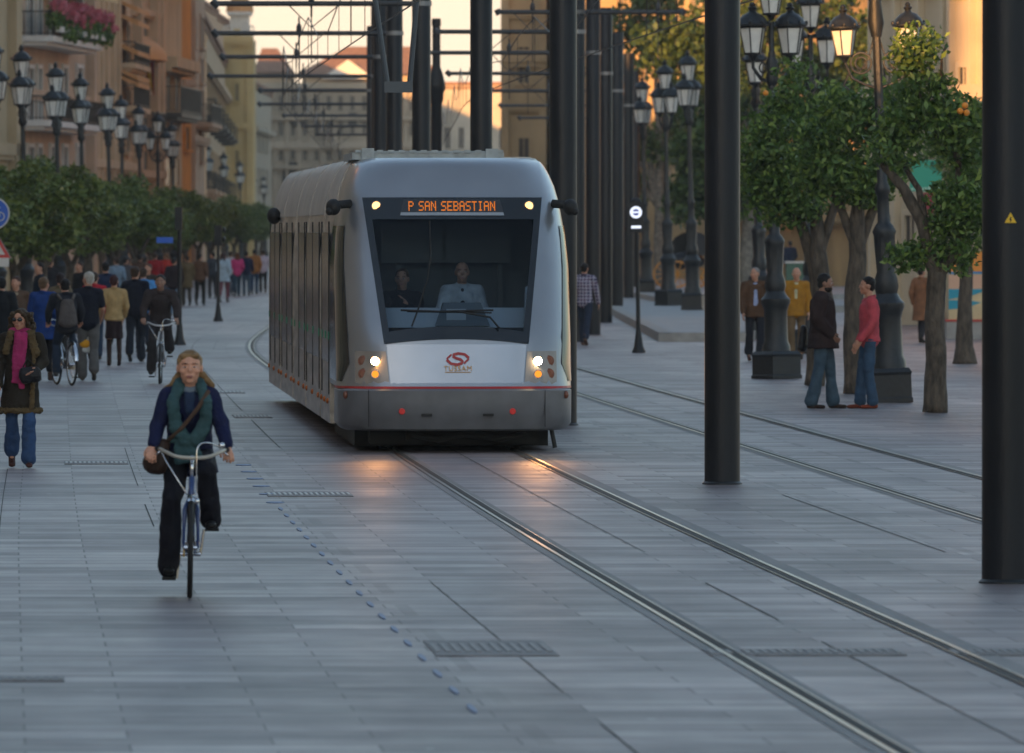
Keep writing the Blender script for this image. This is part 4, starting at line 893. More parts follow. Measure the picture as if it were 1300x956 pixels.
def shaft_parts(root, hs):
    b = MB(); b.lathe([(.44, 0), (.44, .06), (.42, .08), (.42, .40), (.44, .44), (.38, .50)], 4, rot=math.pi / 4); b.build('base', M['iron'], root)
    p = MB(); p.lathe([(.25, .48), (.24, .60), (.205, .68), (.20, 1.22), (.22, 1.30), (.255, 1.38), (.255, 1.44), (.20, 1.50), (.16, 1.58)], 12); p.build('pedestal', M['iron'], root, autos=30)
    p = MB(); pr = [(.15, 1.56), (.18, 1.68), (.165, 1.80), (.13, 1.9), (.15, 2.25), (.155, 2.42), (.175, 2.48), (.135, 2.56), (.09, 2.62), (.085, 3.0), (.11, 3.05), (.11, 3.12), (.075, 3.2), (.064, 4.2), (.06, hs)]
    n = 16; rs = []
    for r, z in pr: rs.append([((r * (1 + (.06 if j % 2 else -.04))) * math.cos(2 * math.pi * j / n), (r * (1 + (.06 if j % 2 else -.04))) * math.sin(2 * math.pi * j / n), z) for j in range(n)])
    p.rings(rs); p.build('shaft', M['iron'], root, autos=50)
def make_lamp(rotarms, rad=.36):
    root = empty('street_lamp', (0, 0, 0), 0, 'x', 'street lamp'); shaft_parts(root, 5.9)
    a = MB()
    for k in range(2):
        an = rotarms + math.pi * k; ex = Vector((math.cos(an), math.sin(an), 0))
        a.tube([Vector((0, 0, 5.35)), ex * rad * .6 + Vector((0, 0, 5.42)), ex * rad + Vector((0, 0, 5.62)), ex * rad + Vector((0, 0, 5.76))], [.03, .035, .03, .03], 7)
        a.torus((ex.x * rad * .5, ex.y * rad * .5, 5.62), .09, .014, 'Y', 14, 5)
    a.lathe([(.075, 5.3), (.13, 5.4), (.09, 5.55), (.12, 5.7), (.05, 5.85), (.05, 6.45)], 10); a.build('arms', M['iron'], root, autos=50)
    for k in range(2):
        an = rotarms + math.pi * k; lantern(root, (math.cos(an) * rad, math.sin(an) * rad, 5.88), 1.0)
    lantern(root, (0, 0, 6.60), .95); return root
LP = []
for k, (px, yt) in enumerate(((-4, 47), (32, 57), (75, 79), (106, 92), (140, 105), (157, 120), (179, 130.5), (200, 141), (221, 154), (249, 166), (265, 181), (286, 192.5), (306, 203), (323, 213), (336, 223), (214, 164))):
    s_ = (292 - yt) / 4.98; d = F / s_; LP.append((px + (292 - yt) * .01, d, 0, k))
lab = ['nearest lamp post of the left row, cut by the left edge', 'lamp post before the pink flowered balcony, at its left end', 'lamp post under the middle of the flowered balcony', 'lamp post at the right end of the flowered balcony', 'lamp post in front of the tall beige pilasters', 'lamp post just right of the beige pilasters', 'lamp post right below the national flag', 'double armed lamp post right of the flag', 'lamp post below the dark iron balcony', 'lamp post below the house front painted sunlit orange', 'lamp post below the dusty pink building', 'lamp post left of the yellow tower', 'lamp post at the foot of the yellow tower', 'lamp post just right of the yellow tower', 'last lamp post of the left row beside the tram rear', 'lamp post half hidden behind the one below the dark iron balcony']
proto_l = make_lamp(R_(80))
bpy.context.view_layer.update()
for i, (px, d, z, k) in enumerate(LP):
    o = proto_l if i == 0 else copy_tree(proto_l); x, y = XP(px, d); o.location = (x, y, z); o.rotation_euler = (0, R_(-1.2), R_((k * 7) % 14 - 5 + (75 if k in (7,) else 0)))
    o['label'] = 'black iron lantern post: ' + lab[i]; o['group'] = 'lamp posts along the left trees'
for px, d, z, a_, lb in ((880, 256, .2, 0, 'black iron lantern post just left of the thick middle pole'), (849, 271, .2, 50, 'black iron lantern post with two side lanterns, second left of the thick middle pole'), (821, 306, .3, 5, 'black iron lantern post right of the lit round signal'), (800, 338, .36, 0, 'black iron lantern post behind the lit round signal'),
                      (966, 204, 0, 20, 'black iron lantern post with low lantern behind the big lamp near the two older men'), (1031, 180, 0, 85, 'black iron lantern post whose lanterns rise between the two groups of orange trees')):
    o = copy_tree(proto_l); x, y = XP(px, d); o.location = (x, y, z); o.rotation_euler = (0, R_(-1.3), R_(a_ - 10)); o['label'] = lb; o['group'] = 'lamp posts on the right pavement'
b = G(986, 481); o = copy_tree(proto_l); o.location = b; o.rotation_euler = (0, R_(-1.5), R_(-55)); o['label'] = 'big black iron lamp post between the two older men in brown and yellow jackets'; o['group'] = 'lamp posts on the right pavement'; o.scale = (.98, .98, .93)
# ornate two-armed lamp
b = G(1131, 511); root = empty('street_lamp', b, 0, 'ornate black lamp post behind the man in pink with two sunlit lanterns on scroll arms', 'street lamp', 'lamp posts on the right pavement'); root.rotation_euler = (0, R_(-2.3), 0)
shaft_parts(root, 7.2)
a = MB()
for s_ in (-1, 1):
    a.tube([(0, 0, 4.55), (s_ * .2, 0, 4.62), (s_ * .38, 0, 4.72), (s_ * .47, 0, 4.95)], .022, 7); a.torus((s_ * .24, 0, 4.93), .15, .018, 'Y', 20, 6); a.torus((s_ * .24, 0, 4.93), .085, .014, 'Y', 16, 6); a.tube([(s_ * .05, 0, 5.25), (s_ * .12, 0, 5.0), (s_ * .28, 0, 4.78)], .014, 6)
    a.tube([(s_ * .42, 0, 4.78), (s_ * .5, 0, 4.62), (s_ * .42, 0, 4.55)], .014, 6)
a.lathe([(.075, 5.3), (.12, 5.5), (.09, 5.8), (.13, 6.0), (.06, 6.2)], 12); a.build('arms', M['iron'], root, autos=50)
for s_ in (-1, 1): lantern(root, (s_ * .47, 0, 5.05), .80)
for s_ in (-1, 1): lantern(root, (s_ * .40, 0, 6.6), .80)
# ------------------------------------------------------------------ signals and signs
def post(root, h, r0=.045, r1=.035):
    q = MB(); q.lathe([(.14, 0), (.14, .03), (.10, .12), (.07, .32), (r0 + .01, .45), (r0, .5), (r1, h)], 14); q.build('post', M['pole'], root, autos=35)
b = G(811, 448); h = (448 - 262) / (F / b.y); root = empty('tram_signal', b, 0, 'slim signal post with a lit round white sign and a small lit bar below', 'signal'); root.rotation_euler = (0, R_(-1), 0); post(root, h - .2)
q = MB(); q.box((-.01, .03, h - .22), (.30, .12, .62)); q.ell((-.01, .03, h + .08), (.12, .06, .10)); hd = q.build('signal_head', M['pole'], root)
E1 = emit('white_signal_light', (.78, .84, 1.0), .42); q = MB(); q.torus((-.01, -.04, h - .12), .095, .028, 'Y', 28, 8); q.box((-.01, -.045, h - .12), (.16, .02, .035)); q.build('lit_ring', E1, hd)
q = MB(); q.cyl((-.01, -.02, h - .12), (-.01, -.034, h - .12), .08, .08, 24); q.build('blue_disc', emit('blue_glow', (.10, .14, .65), .12), hd); q = MB(); q.box((-.01, -.045, h - .42), (.20, .02, .055)); q.build('lit_bar', E1, hd)
b = G(228, 438); root = empty('tram_signal', b, 0, 'dark signal post with a flared foot right beside the man cycling in brown', 'signal'); post(root, 2.9, .05, .045)
q = MB(); q.box((-.02, 0, 2.75), (.16, .24, .5)); hd = q.build('signal_head', M['pole'], root); q = MB(); q.box((-.32, -.02, 2.28), (.36, .03, .13)); q.build('blue_plate', mat('sign_blue', (.02, .12, .55), .5), hd)
b = G(277, 408); root = empty('tram_signal', b, 0, 'slim black signal post with a tall box head standing alone on the left paving', 'signal'); post(root, 2.5, .045, .04)
q = MB(); q.box((0, 0, 2.35), (.20, .22, .56)); q.ell((.16, .05, 2.5), (.05, .12, .08)); q.ell((.16, .05, 2.25), (.05, .12, .08)); q.build('signal_head', M['pole'], root)
x, y = XP(-8, 180); s_ = F / 180; root = empty('traffic_sign', (x, y, 0), 0, 'round blue cycle sign over a red edged triangle on one post at the left edge', 'traffic sign')
q = MB(); q.cyl((0, .04, 0), (0, .04, 3.2), .035); q.build('post', M['steel'], root)
zc = P(0, 271, 180).z; q = MB(); q.cyl((0, .02, zc), (0, 0, zc), .325, .325, 40); dsc = q.build('blue_disc', M['white'], root); q = MB(); q.cyl((0, -.002, zc), (0, -.006, zc), .30, .30, 40); q.build('blue_face', mat('traffic_blue', (.01, .10, .48), .4), dsc)
q = MB()
for xx in (-.12, .13): q.torus((xx, -.012, zc - .06), .085, .010, 'Y', 20, 5)
q.tube([(-.12, -.012, zc - .06), (-.06, -.012, zc + .06), (.08, -.012, zc + .06), (.0, -.012, zc - .06), (-.06, -.012, zc + .06)], .010, 5); q.tube([(.13, -.012, zc - .06), (.07, -.012, zc + .12), (.14, -.012, zc + .12)], .010, 5); q.build('cycle_symbol', M['white'], dsc)
def tri(c, h, y): return [(c[0] - h, y, c[1] - h * .58), (c[0] + h, y, c[1] - h * .58), (c[0], y, c[1] + h * 1.15)]
zt = P(0, 315, 180).z; q = MB(); q.prism(tri((0, zt), .37, 0), (0, .02, 0)); tg = q.build('triangle_plate', M['kerb'], root); q = MB(); q.poly(tri((0, zt), .34, -.005)); q.build('red_border', mat('traffic_red', (.55, .03, .03), .4), tg); q = MB(); q.poly(tri((0, zt), .23, -.010)); q.build('white_field', M['white'], tg)
z_ = P(0, 333, 180).z; q = MB(); q.box((0, 0, z_), (.62, .02, .18)); q.build('text_plate', M['white'], root)
# shop sign, banner and painted kiosk on the right
d = 224; a = P(1155, 243, d); c = P(1196, 203, d); root = empty('shop_sign', (a.x, d, a.z), 0, 'teal green hanging shop sign above a dark red banner behind the leaves', 'sign'); q = MB(); q.box(((c.x - a.x) / 2, 0, (c.z - a.z) / 2), (c.x - a.x, .12, c.z - a.z)); q.build('panel', mat('teal_sign', (.01, .30, .20), .5), root)
q = MB(); q.box(((c.x - a.x) / 2, .2, (c.z - a.z) / 2), (.06, .4, .06)); q.build('bracket', M['arm'], root)
q = MB()
for k in range(9): q.box((.06 + k * .085, -.065, .06 + .012 * (k % 3)), (.05, .01, .05 + .02 * (k % 2)))
q.build('pale_marks', mat('sign_pale', (.45, .62, .50), .6), root)
a = P(1171, 272, d); c = P(1194, 244, d); q = MB(); q.box(((a.x + c.x) / 2, d, (a.z + c.z) / 2), (c.x - a.x, .05, c.z - a.z - .03)); o = q.build('banner', mat('banner_red', (.20, .02, .03), .7), None); tag(o, 'dark red banner hanging directly under the teal sign', 'banner')
b = G(1206, 431); d = b.y + .6; s_ = d / F
root = empty('painted_kiosk', (b.x, d, 0), 0, 'colourful painted kiosk wall on a grey plinth behind the palm trunk', 'kiosk')
wK = 4.2; q = MB(); zt0 = P(0, 408, d).z; zt1 = P(0, 318, d).z; q.box((wK / 2, .8, zt0 / 2), (wK + .1, 1.7, zt0)); q.build('plinth', M['kerb'], root)
q = MB(); q.box((wK / 2, .8, (zt0 + zt1) / 2), (wK, 1.5, zt1 - zt0)); pn = q.build('panel', mat('kiosk_cream', (.58, .46, .26), .7, var=.1), root)
def pt(name, pts, c_, lv=1):
    q = MB(); q.poly([(x, .05 - .004 * lv, z) for x, z in pts]); return q.build(name, mat(name, c_, .6), pn)
def zk(y): return P(0, y, d).z
pt('orange_paint', [(0, zk(345)), (wK, zk(345)), (wK, zk(319)), (0, zk(319))], (.70, .25, .03)); pt('blue_paint', [(0, zk(348)), (wK, zk(347)), (wK, zk(344)), (0, zk(345))], (.02, .20, .42), 2)
pt('brick_paint', [(0, zk(367)), (wK, zk(367)), (wK, zk(349)), (0, zk(349))], (.60, .36, .24)); pt('teal_paint', [(0, zk(380)), (.5, zk(376)), (.95, zk(367)), (0, zk(367))] + [], (.01, .27, .38), 2)
pt('teal_shape', [(0, zk(393)), (.4, zk(391)), (.75, zk(384)), (.45, zk(381)), (0, zk(381))], (.01, .27, .38), 2); pt('blue_stripe', [(.93, zk(405)), (1.0, zk(405)), (.97, zk(330)), (.9, zk(330))], (.03, .2, .5), 3); pt('orange_stripe', [(1.2, zk(405)), (1.5, zk(405)), (1.5, zk(325)), (1.2, zk(325))], (.7, .2, .04), 3)
q = MB(); q.box((wK / 2, .8, zt0 + .02), (wK + .14, 1.74, .05)); q.build('red_ledge', M['red'], root)
# small green planters with pale rims, far right
for px0, px1, yb, yt, dd, lb in ((935, 962, 372, 343, 315, 'low green stall with white top behind the man in the brown jacket'), (998, 1022, 368, 334, 330, 'green glass sided stall between the big lamp and the man in the yellow jacket')):
    x0 = XP(px0, dd)[0]; x1 = XP(px1, dd)[0]; zt_ = P(0, yt, dd).z; root = empty('stall', ((x0 + x1) / 2, dd, 0), 0, lb, 'stall'); q = MB(); q.box((0, 0, zt_ / 2), (x1 - x0, .8, zt_)); q.build('counter', mat('stall_green', (.05, .12, .08), .5), root); q = MB(); q.box((0, 0, zt_ + .03), (x1 - x0 + .1, .9, .07)); q.build('top', M['white'], root)
# ------------------------------------------------------------------ paving details
M['gratef'] = mat('grate_frame', (.19, .18, .175), .7, var=.3, scale=6)
def grate(x, y, w_, l_, label, rz=0, bars=14, pale=False):
    root = empty('drain_grate', (x, y, 0), rz, label, 'drain grate', 'drain grates in the paving'); q = MB(); q.box((0, 0, .004), (w_, l_, .008)); q.build('frame', M['gratef'], root)
    q = MB()
    for k in range(bars): q.box((-w_ / 2 + (k + .5) * w_ / bars, 0, .0105), (w_ / bars * .5, l_ * .55, .004))
    q.build('bars', mat('pale_grate', (.40, .40, .38), .5) if pale else M['steel'] if False else mat('grate_slot', (.22, .21, .20), .6, metal=.3), root)
g = G(622, 824); grate(g.x, g.y, .72, 1.9, 'dark drain grate in the middle foreground beside the near rail', R_(3), 12)
g = G(1020, 829); grate(g.x, g.y, 1.15, .8, 'long narrow drain grate between the near rails at the bottom right', R_(3), 22); g = G(1270, 829); grate(g.x, g.y, .6, .8, 'narrow drain grate right of the near rails at the bottom right corner', R_(3), 12)
g = G(122, 588); grate(g.x, g.y, .68, 1.2, 'pale drain grate in front of the woman in the pink scarf', R_(3), 14, True)
g = G(392, 628); grate(g.x, g.y, .80, 1.4, 'pale drain grate left of the tram front at the end of the blue studs', R_(3), 16, True)
g = G(36, 863); grate(g.x, g.y, .4, .5, 'drain grate at the bottom left corner', R_(3), 8); g = G(320, 529); grate(g.x, g.y, .5, 2.0, 'small pale drain grate beside the tram flank', R_(3), 10, True); g = G(285, 498); grate(g.x, g.y, .6, 2.0, 'small pale drain grate nearer the distant crowd', R_(3), 10, True)
M['stud'] = mat('blue_steel_stud', (.13, .18, .30), .55, metal=.2, var=.2)
i = 0; yy = 46.4; stud = None
while yy < 96:
    w_ = .020 if yy < 81 else .085; L_ = .85 if yy < 81 else .4
    if yy < 81: q = MB(); q.lathe([(1, 0), (1, .005), (.9, .008)], 14)
    o = None
    if stud is None: q = MB(); q.lathe([(1, 0), (1, .005), (.9, .008)], 14); stud = q.build('paving_stud', M['stud']); o = stud
    else: o = stud.copy(); col.objects.link(o)
    o.location = (rail_x(yy) - 1.80, yy, .001); o.scale = (w_, L_ / 2, 1); o.rotation_euler.z = R_(3)
    tag(o, 'small blue grey oval stud in the line set into paving left of the near rail', 'paving stud', 'paving studs in a line beside the near track'); yy += 1.85 if yy < 81 else 2.6
# national flag on the brown building
d = 398; rt = P(172, 92, d); root = empty('flag', rt, 0, 'red and yellow striped flag hanging from a slanted staff on the pale brown building', 'flag')
e_ = P(193, 76, d) - rt; e_.y = -.9; q = MB(); q.tube([(0, 0, 0), tuple(e_)], .025, 6); q.build('staff', M['arm'], root)
def fl(u, v, k=0): # u across the cloth 0..1, v down 0..1
    a = P(180 + 16 * u, 88 - 11 * u, d) - rt; b_ = P(191 + 6 * u, 108 + 15 * u, d) - rt; p = a.lerp(b_, v); return (p.x, -.5 - .25 * u + .06 * math.sin(u * 9 + v * 3) - k, p.z)
for nm, u0, u1, cc in (('red_stripe', 0, .28, (.42, .02, .02)), ('yellow_stripe', .28, .74, (.62, .36, .02)), ('red_stripe', .74, 1, (.42, .02, .02))):
    q = MB(); q.rings([[fl(u0 + (u1 - u0) * i / 4, v / 8) for i in range(5)] for v in range(9)], closed=False, cap=False); q.build(nm, cloth(cc), root, smooth=True)
# horse carriage waiting on the raised pavement
d = 330; x, y = XP(872, d); root = empty('horse_carriage', (x, y, .36), R_(20), 'dark hooded carriage with yellow wheels waiting behind the lamp posts', 'carriage')
q = MB(); q.rings([[(.0, -.6 + .0, 1.0), (.0, .6, 1.0)]] * 2, closed=False, cap=False) if False else None
q.ell((0, 0, 1.0), (.75, .5, .35)); q.build('body', M['pole'], root, smooth=True); q = MB()
rs = []
for k in range(7):
    an = R_(k * 22); rs.append([(.2 + -.75 * math.cos(an) * math.cos(R_(j * 22.5)), .55 * math.cos(R_(j * 22.5)) if False else .6 * math.cos(R_(j * 22.5)), 1.2 + .9 * math.sin(R_(j * 22.5)) * (.4 + .6 * math.cos(an * .5))) for j in range(9)])
q.rings(rs, closed=False, cap=False); q.build('hood', M['rubber'], root, smooth=True)
for xx, rr in ((-.6, .5), (.7, .38)):
    for s_ in (-1, 1):
        q = MB(); q.torus((xx, s_ * .62, rr), rr - .03, .03, 'Y', 28, 6)
        for k in range(10): q.cyl((xx, s_ * .62, rr), (xx + (rr - .03) * math.cos(k * .628), s_ * .62, rr + (rr - .03) * math.sin(k * .628)), .015, .015, 5)
        q.build('wheel', M.setdefault('wy', mat('wheel_yellow', (.60, .24, .02), .5)), root)
# ------------------------------------------------------------------ people
def remesh(mb, name, material, parent, vox, smooth=3, disp=0.0, freq=7, seed=0, stretch=.35):
    o = mb.build('tmp', material); m = o.modifiers.new('r', 'REMESH'); m.mode = 'VOXEL'; m.voxel_size = vox
    s = o.modifiers.new('s', 'SMOOTH'); s.factor = .5; s.iterations = smooth
    dg = bpy.context.evaluated_depsgraph_get(); me = bpy.data.meshes.new_from_object(o.evaluated_get(dg)); old = o.data; bpy.data.objects.remove(o); bpy.data.meshes.remove(old)
    me.name = name
    if disp:
        n = len(me.vertices); co = np.empty(n * 3, np.float32); me.vertices.foreach_get('co', co); co = co.reshape(-1, 3); no = np.empty(n * 3, np.float32); me.vertex_normals.foreach_get('vector', no); no = no.reshape(-1, 3)
        f = np.array([noise.noise(Vector((c[0] * freq + seed, c[1] * freq, c[2] * freq * stretch))) + .6 * noise.noise(Vector((c[0] * freq * .8, c[1] * freq * .8 + seed, c[2] * freq * 1.9))) for c in co])
        co += no * (f * disp)[:, None]; me.vertices.foreach_set('co', co.astype(np.float32).ravel())
    me.polygons.foreach_set('use_smooth', [True] * len(me.polygons)); me.materials.clear(); me.materials.append(material); me.update()
    ob = bpy.data.objects.new(name, me); col.objects.link(ob)
    if parent: ob.parent = parent
    return ob
V = Vector
def base_pose():
    return dict(pel=V((0, 0, .93)), waist=V((0, 0, 1.10)), chest=V((0, .01, 1.30)), neck=V((0, .015, 1.45)), head=V((0, -.01, 1.592)), yaw=0, tilt=0,
                shP=V((.172, .01, 1.385)), shN=V((-.172, .01, 1.385)), elP=V((.225, .03, 1.12)), elN=V((-.225, .03, 1.12)), wrP=V((.23, -.05, .88)), wrN=V((-.23, -.05, .88)),
                hiP=V((.09, 0, .91)), hiN=V((-.09, 0, .91)), knP=V((.10, -.02, .49)), knN=V((-.10, -.02, .49)), anP=V((.105, .03, .085)), anN=V((-.105, .03, .085)), fP=V((0, -1, 0)), fN=V((0, -1, 0)), gripP=0, gripN=0)
def walk(ph, **k):
    J = base_pose(); a = ph
    J['knP'] = V((.09, -.16 * a - .03, .50)); J['anP'] = V((.09, -.28 * a + .02, .09 + (.09 if a < 0 else 0))); J['knN'] = V((-.09, .16 * a - .05, .50)); J['anN'] = V((-.09, .28 * a + .02, .09 + (.09 if a > 0 else 0)))
    J['elP'] = V((.235, .12 * a + .03, 1.13)); J['wrP'] = V((.24, .17 * a - .07, .89)); J['elN'] = V((-.235, -.12 * a + .03, 1.13)); J['wrN'] = V((-.24, -.17 * a - .07, .89))
    if a < 0: J['fP'] = V((0, -.8, -.6))
    else: J['fN'] = V((0, -.8, -.6))
    J.update(k); return J
def stand(**k):
    J = base_pose(); J.update(k); return J
def hand(b, w, el, side, grip, k=1.0):
    d = (w - el).normalized()
    if grip:
        n = V((0, 0, -1)); d = (d + V((0, -.5, -.2))).normalized() if grip == 1 else d
        s = V((1, 0, 0)); curl = 62
    else: n = V((-side, -.15, 0)).normalized(); s = V((0, 1, 0)); curl = 16
    s = (s - d * s.dot(d)).normalized(); n2 = d.cross(s); n = n2 if n2.dot(n) > 0 else -n2
    b.ecap(w - d * .01, w + d * .07, (.028, .016), (.038, .015), side=s)
    for q, L in enumerate((.058, .074, .080, .070)):
        p = w + d * (.082 + .004 * (1.5 - abs(q - 2))) + s * (q - 1.5) * .0205; a = 0; dd = d
        for seg in (.45, .32, .23):
            a += R_(curl * (.6 if seg == .45 else 1) * .8); dd = d * math.cos(a) + n * math.sin(a) + s * (q - 1.5) * .035; p2 = p + dd * L * seg; b.ecap(p, p2, .0086, .0078, side=s, n=8); p = p2
    t0 = w + d * .025 - s * .028 * (-1 if side > 0 else 1) * 0 + s * (-.03); t1 = t0 + (d * .7 - s * .5 + n * .45).normalized() * .035; t2 = t1 + (d * .9 + n * .4).normalized() * .03
    b.ecap(t0, t1, .0125, .011, n=8); b.ecap(t1, t2, .0105, .009, n=8)
FIGN = [0]
def person(label, loc, rz, H, J, O, vox=.012, group=None):
    DS = 1.5 if vox < .009 else 1.0
    FIGN[0] += 1; seed = FIGN[0] * 3.7; k = H / 1.72; wd = O.get('wide', 1.0); skin = M[O.get('skin', 'skin')]
    root = empty('person', loc, R_(rz), label, 'person', group); root.scale = (k, k, k)
    hw = O.get('headw', 1); yaw = Matrix.Rotation(R_(J['yaw']), 3, 'Z') @ Matrix.Rotation(R_(J['tilt']), 3, 'X') @ Matrix.Diagonal((hw, 1, O.get('headh', 1))); Hc = J['head']
    def h(x, y, z): return Hc + yaw @ V((x, y, z))
    sd = yaw @ V((1, 0, 0)); b = MB()
    # body
    b.ell(h(0, .012, .022), (.076, .092, .094), yaw, 16, 12); b.ell(h(0, -.018, -.042), (.061, .066, .068), yaw, 14, 10); b.ell(h(0, -.058, -.088), (.028, .022, .022), yaw); b.ell(h(0, -.045, -.01), (.060, .040, .055), yaw, 14, 10)
    b.ecap(h(0, -.086, .012), h(0, -.098, -.020), .007, .0105, n=8); b.ecap(h(-.035, -.078, .030), h(.035, -.078, .030), .0058, .0058, n=8)
    b.ecap(h(-.02, -.079, -.055), h(.02, -.079, -.055), (.008, .008), (.008, .008), n=8); b.ecap(h(-.016, -.078, -.067), h(.016, -.078, -.067), .008, .008, n=8)
    for s in (-1, 1): b.ell(h(s * .076, .012, -.004), (.011, .020, .032), yaw); b.ell(h(s * .045, -.058, -.022), (.022, .020, .022), yaw)
    b.ecap(J['neck'] - V((0, 0, .04)), h(0, .02, -.04), .058 * min(wd, 1.1), .052, n=14)
    b.ecap(J['pel'], J['waist'], (.135 * wd, .095), (.12 * wd, .085)); b.ecap(J['waist'], J['chest'], (.12 * wd, .085), (.145, .098)); b.ecap(J['shP'], J['shN'], .05, .05); b.ecap(J['chest'], J['neck'], (.13, .08), (.06, .05))
    for q in 'PN':
        s = 1 if q == 'P' else -1
        b.ecap(J['sh' + q], J['el' + q], .047, .038); b.ecap(J['el' + q], J['wr' + q], .037, .026); hand(b, J['wr' + q], J['el' + q], s, J['grip' + q])
        b.ecap(J['hi' + q], J['kn' + q], .078, .055); b.ecap(J['kn' + q], J['an' + q], .053, .036); f = J['f' + q]; b.ecap(J['an' + q] + V((0, .02, -.035)), J['an' + q] + f * .055 + V((0, 0, -.048)), .030, .022)
    remesh(b, 'body', skin, root, vox, 4 if vox < .009 else 2)
    # clothes
    bulk = O.get('bulk', .015); sh = MB(); top = cloth(O['top'])
    lo = J['pel'] - V((0, 0, .02))
    sh.ecap(J['waist'], J['chest'], (.138 * wd + bulk, .10 * wd + bulk), (.160 + bulk, .11 + bulk)); sh.ecap(lo, J['waist'], (.155 * wd + bulk, .112 * wd + bulk), (.138 * wd + bulk, .10 * wd + bulk)); sh.ecap(J['shP'], J['shN'], .062 + bulk * .5, .062 + bulk * .5)
    sh.ecap(J['neck'] + V((0, .012, -.012)), J['shP'] + V((-.01, 0, .01)), .052, .05 + bulk * .6); sh.ecap(J['neck'] + V((0, .012, -.012)), J['shN'] + V((.01, 0, .01)), .052, .05 + bulk * .6); sh.ecap(J['chest'], J['neck'] - V((0, 0, .01)), (.13 + bulk, .09 + bulk), (.068, .062)); sl = O.get('sleeve', 1)
    for q in 'PN':
        sh.ecap(J['sh' + q], J['el' + q] if sl == 1 else J['sh' + q].lerp(J['el' + q], .75), .058 + bulk, .046 + bulk * .8)
        if sl == 1: sh.ecap(J['el' + q], J['el' + q].lerp(J['wr' + q], .94), .046 + bulk * .8, .035 + bulk * .7)
    hem = O.get('hem', 0)
    if hem:
        bx = J['pel'] - V((0, 0, hem)); fl = O.get('flare', .01)
        rs = [[(J['pel'] * (1 - t) + bx * t) + V(((.155 * wd + bulk + fl * t) * math.cos(a), (.115 * wd + bulk + fl * t) * math.sin(a), 0)) for a in [2 * math.pi * j / 18 for j in range(18)]] for t in (-.1, .3, .7, 1)]; sh.rings(rs)
    jk = remesh(sh, O.get('topname', 'jacket'), top, root, max(vox, .009), 3, .010 * DS, 8, seed)
    if O.get('collar', True):
        c = MB(); c.torus((0, 0, 0), .068, .016, 'Z', 20, 8); c.v = [tuple(J['neck'] + V((v[0], v[1] * .95, v[2] * 1.6 + v[1] * .35 - .005))) for v in c.v]; c.build('collar', cloth(O.get('collarc', O['top'])), root, smooth=True)
    if O.get('inner'):
        c = MB(); c0 = J['chest']; y0 = -(.11 + bulk) ; n_ = J['neck']
        c.ecap(n_ + V((0, -.055, -.02)), c0 + V((0, y0 + .012, -.02)), (.05, .02), (.035, .018)); c.ecap(c0 + V((0, y0 + .012, -.02)), J['waist'] + V((0, -(.10 * wd + bulk) + .006, O.get('inlen', .05))), (.035, .018), (O.get('inw', .02), .014)); remesh(c, 'shirt', cloth(O['inner']), root, max(vox, .009), 2)
    if O.get('tie'):
        c = MB(); c.ecap(J['neck'] + V((0, -.085, -.045)), J['chest'] + V((0, -(.125 + bulk), -.08)), (.016, .010), (.028, .010)); c.build('tie', cloth(O['tie']), root, smooth=True)
    kind = O['bot'][0]; bc = cloth(O['bot'][1]); sh = MB()
    sh.ecap(J['pel'] - V((0, 0, .03)), J['waist'] - V((0, 0, .06)), (.148 * wd, .108 * wd), (.134 * wd, .098 * wd))
    if kind == 'trousers':
        fl = O['bot'][2] if len(O['bot']) > 2 else .062; end = O.get('legend', .96)
        for q in 'PN':
            an = J['kn' + q].lerp(J['an' + q], end); sh.ecap(J['hi' + q], J['kn' + q], .088 * min(wd, 1.12), .070); sh.ecap(J['kn' + q], an, .068, fl)
        remesh(sh, 'trousers', bc, root, max(vox, .009), 3, .009 * DS, 9, seed + 5)
    elif kind == 'skirt':
        zt = O['bot'][2]; top_ = J['pel']; rs = []
        for t in (0, .25, .5, .75, 1):
            z = top_.z * (1 - t) + zt * t; rs.append([V((top_.x + (.15 * wd + .02 * t) * math.cos(a), top_.y + (.12 + .05 * t) * math.sin(a), z)) for a in [2 * math.pi * j / 20 for j in range(20)]])
        sh.rings(rs); remesh(sh, 'skirt', bc, root, max(vox, .010), 3, .008, 9, seed + 5)
        if O.get('stock'):
            for q in 'PN': s2 = MB(); s2.ecap(J['kn' + q] + V((0, 0, .1)), J['an' + q], .058, .042); remesh(s2, 'stocking', cloth(O['stock'], .6), root, max(vox, .010), 2)
    sm = cloth(O.get('shoes', (.02, .018, .016)), .45); sh = MB()
    for q in 'PN':
        sh = MB(); a = J['an' + q]; f = J['f' + q]; u = V((0, 0, 1)); sh.ecap(a + V((0, .035, -.048)) , a + f * .15 + V((0, 0, -.058)), (.038, .032), (.040, .026)); sh.ecap(a + V((0, .01, .035)), a + V((0, .01, -.04)), .047, .044); remesh(sh, 'shoe', sm, root, max(vox, .010), 2)
    # hair
    hc, st = O['hair']
    if st != 'bald':
        hm = cloth(hc, .55, .35); b = MB()
        b.ell(h(0, .026, .042), (.083, .094, .084), yaw, 16, 12); b.ell(h(0, .055, -.005), (.074, .060, .075), yaw)
        if st == 'swept': b.ecap(h(-.045, -.045, .082), h(.045, -.045, .082), .020, .020)
        if st in ('long', 'curly'):
            for s in (-1, 1): b.ecap(h(s * .008, -.052, .098), h(s * .070, -.030, .040), (.020, .018), (.016, .024)); b.ecap(h(s * .070, -.030, .040), h(s * .080, .0, -.03), (.014, .024), (.012, .03))
        if st in ('long', 'curly'):
            for s in (-1, 1): b.ecap(h(s * .062, .03, .02), h(s * .092, .045, -.15), (.026, .05), (.030, .035)); 
            b.ecap(h(0, .08, 0), h(0, .075, -.17), (.085, .03), (.095, .025))
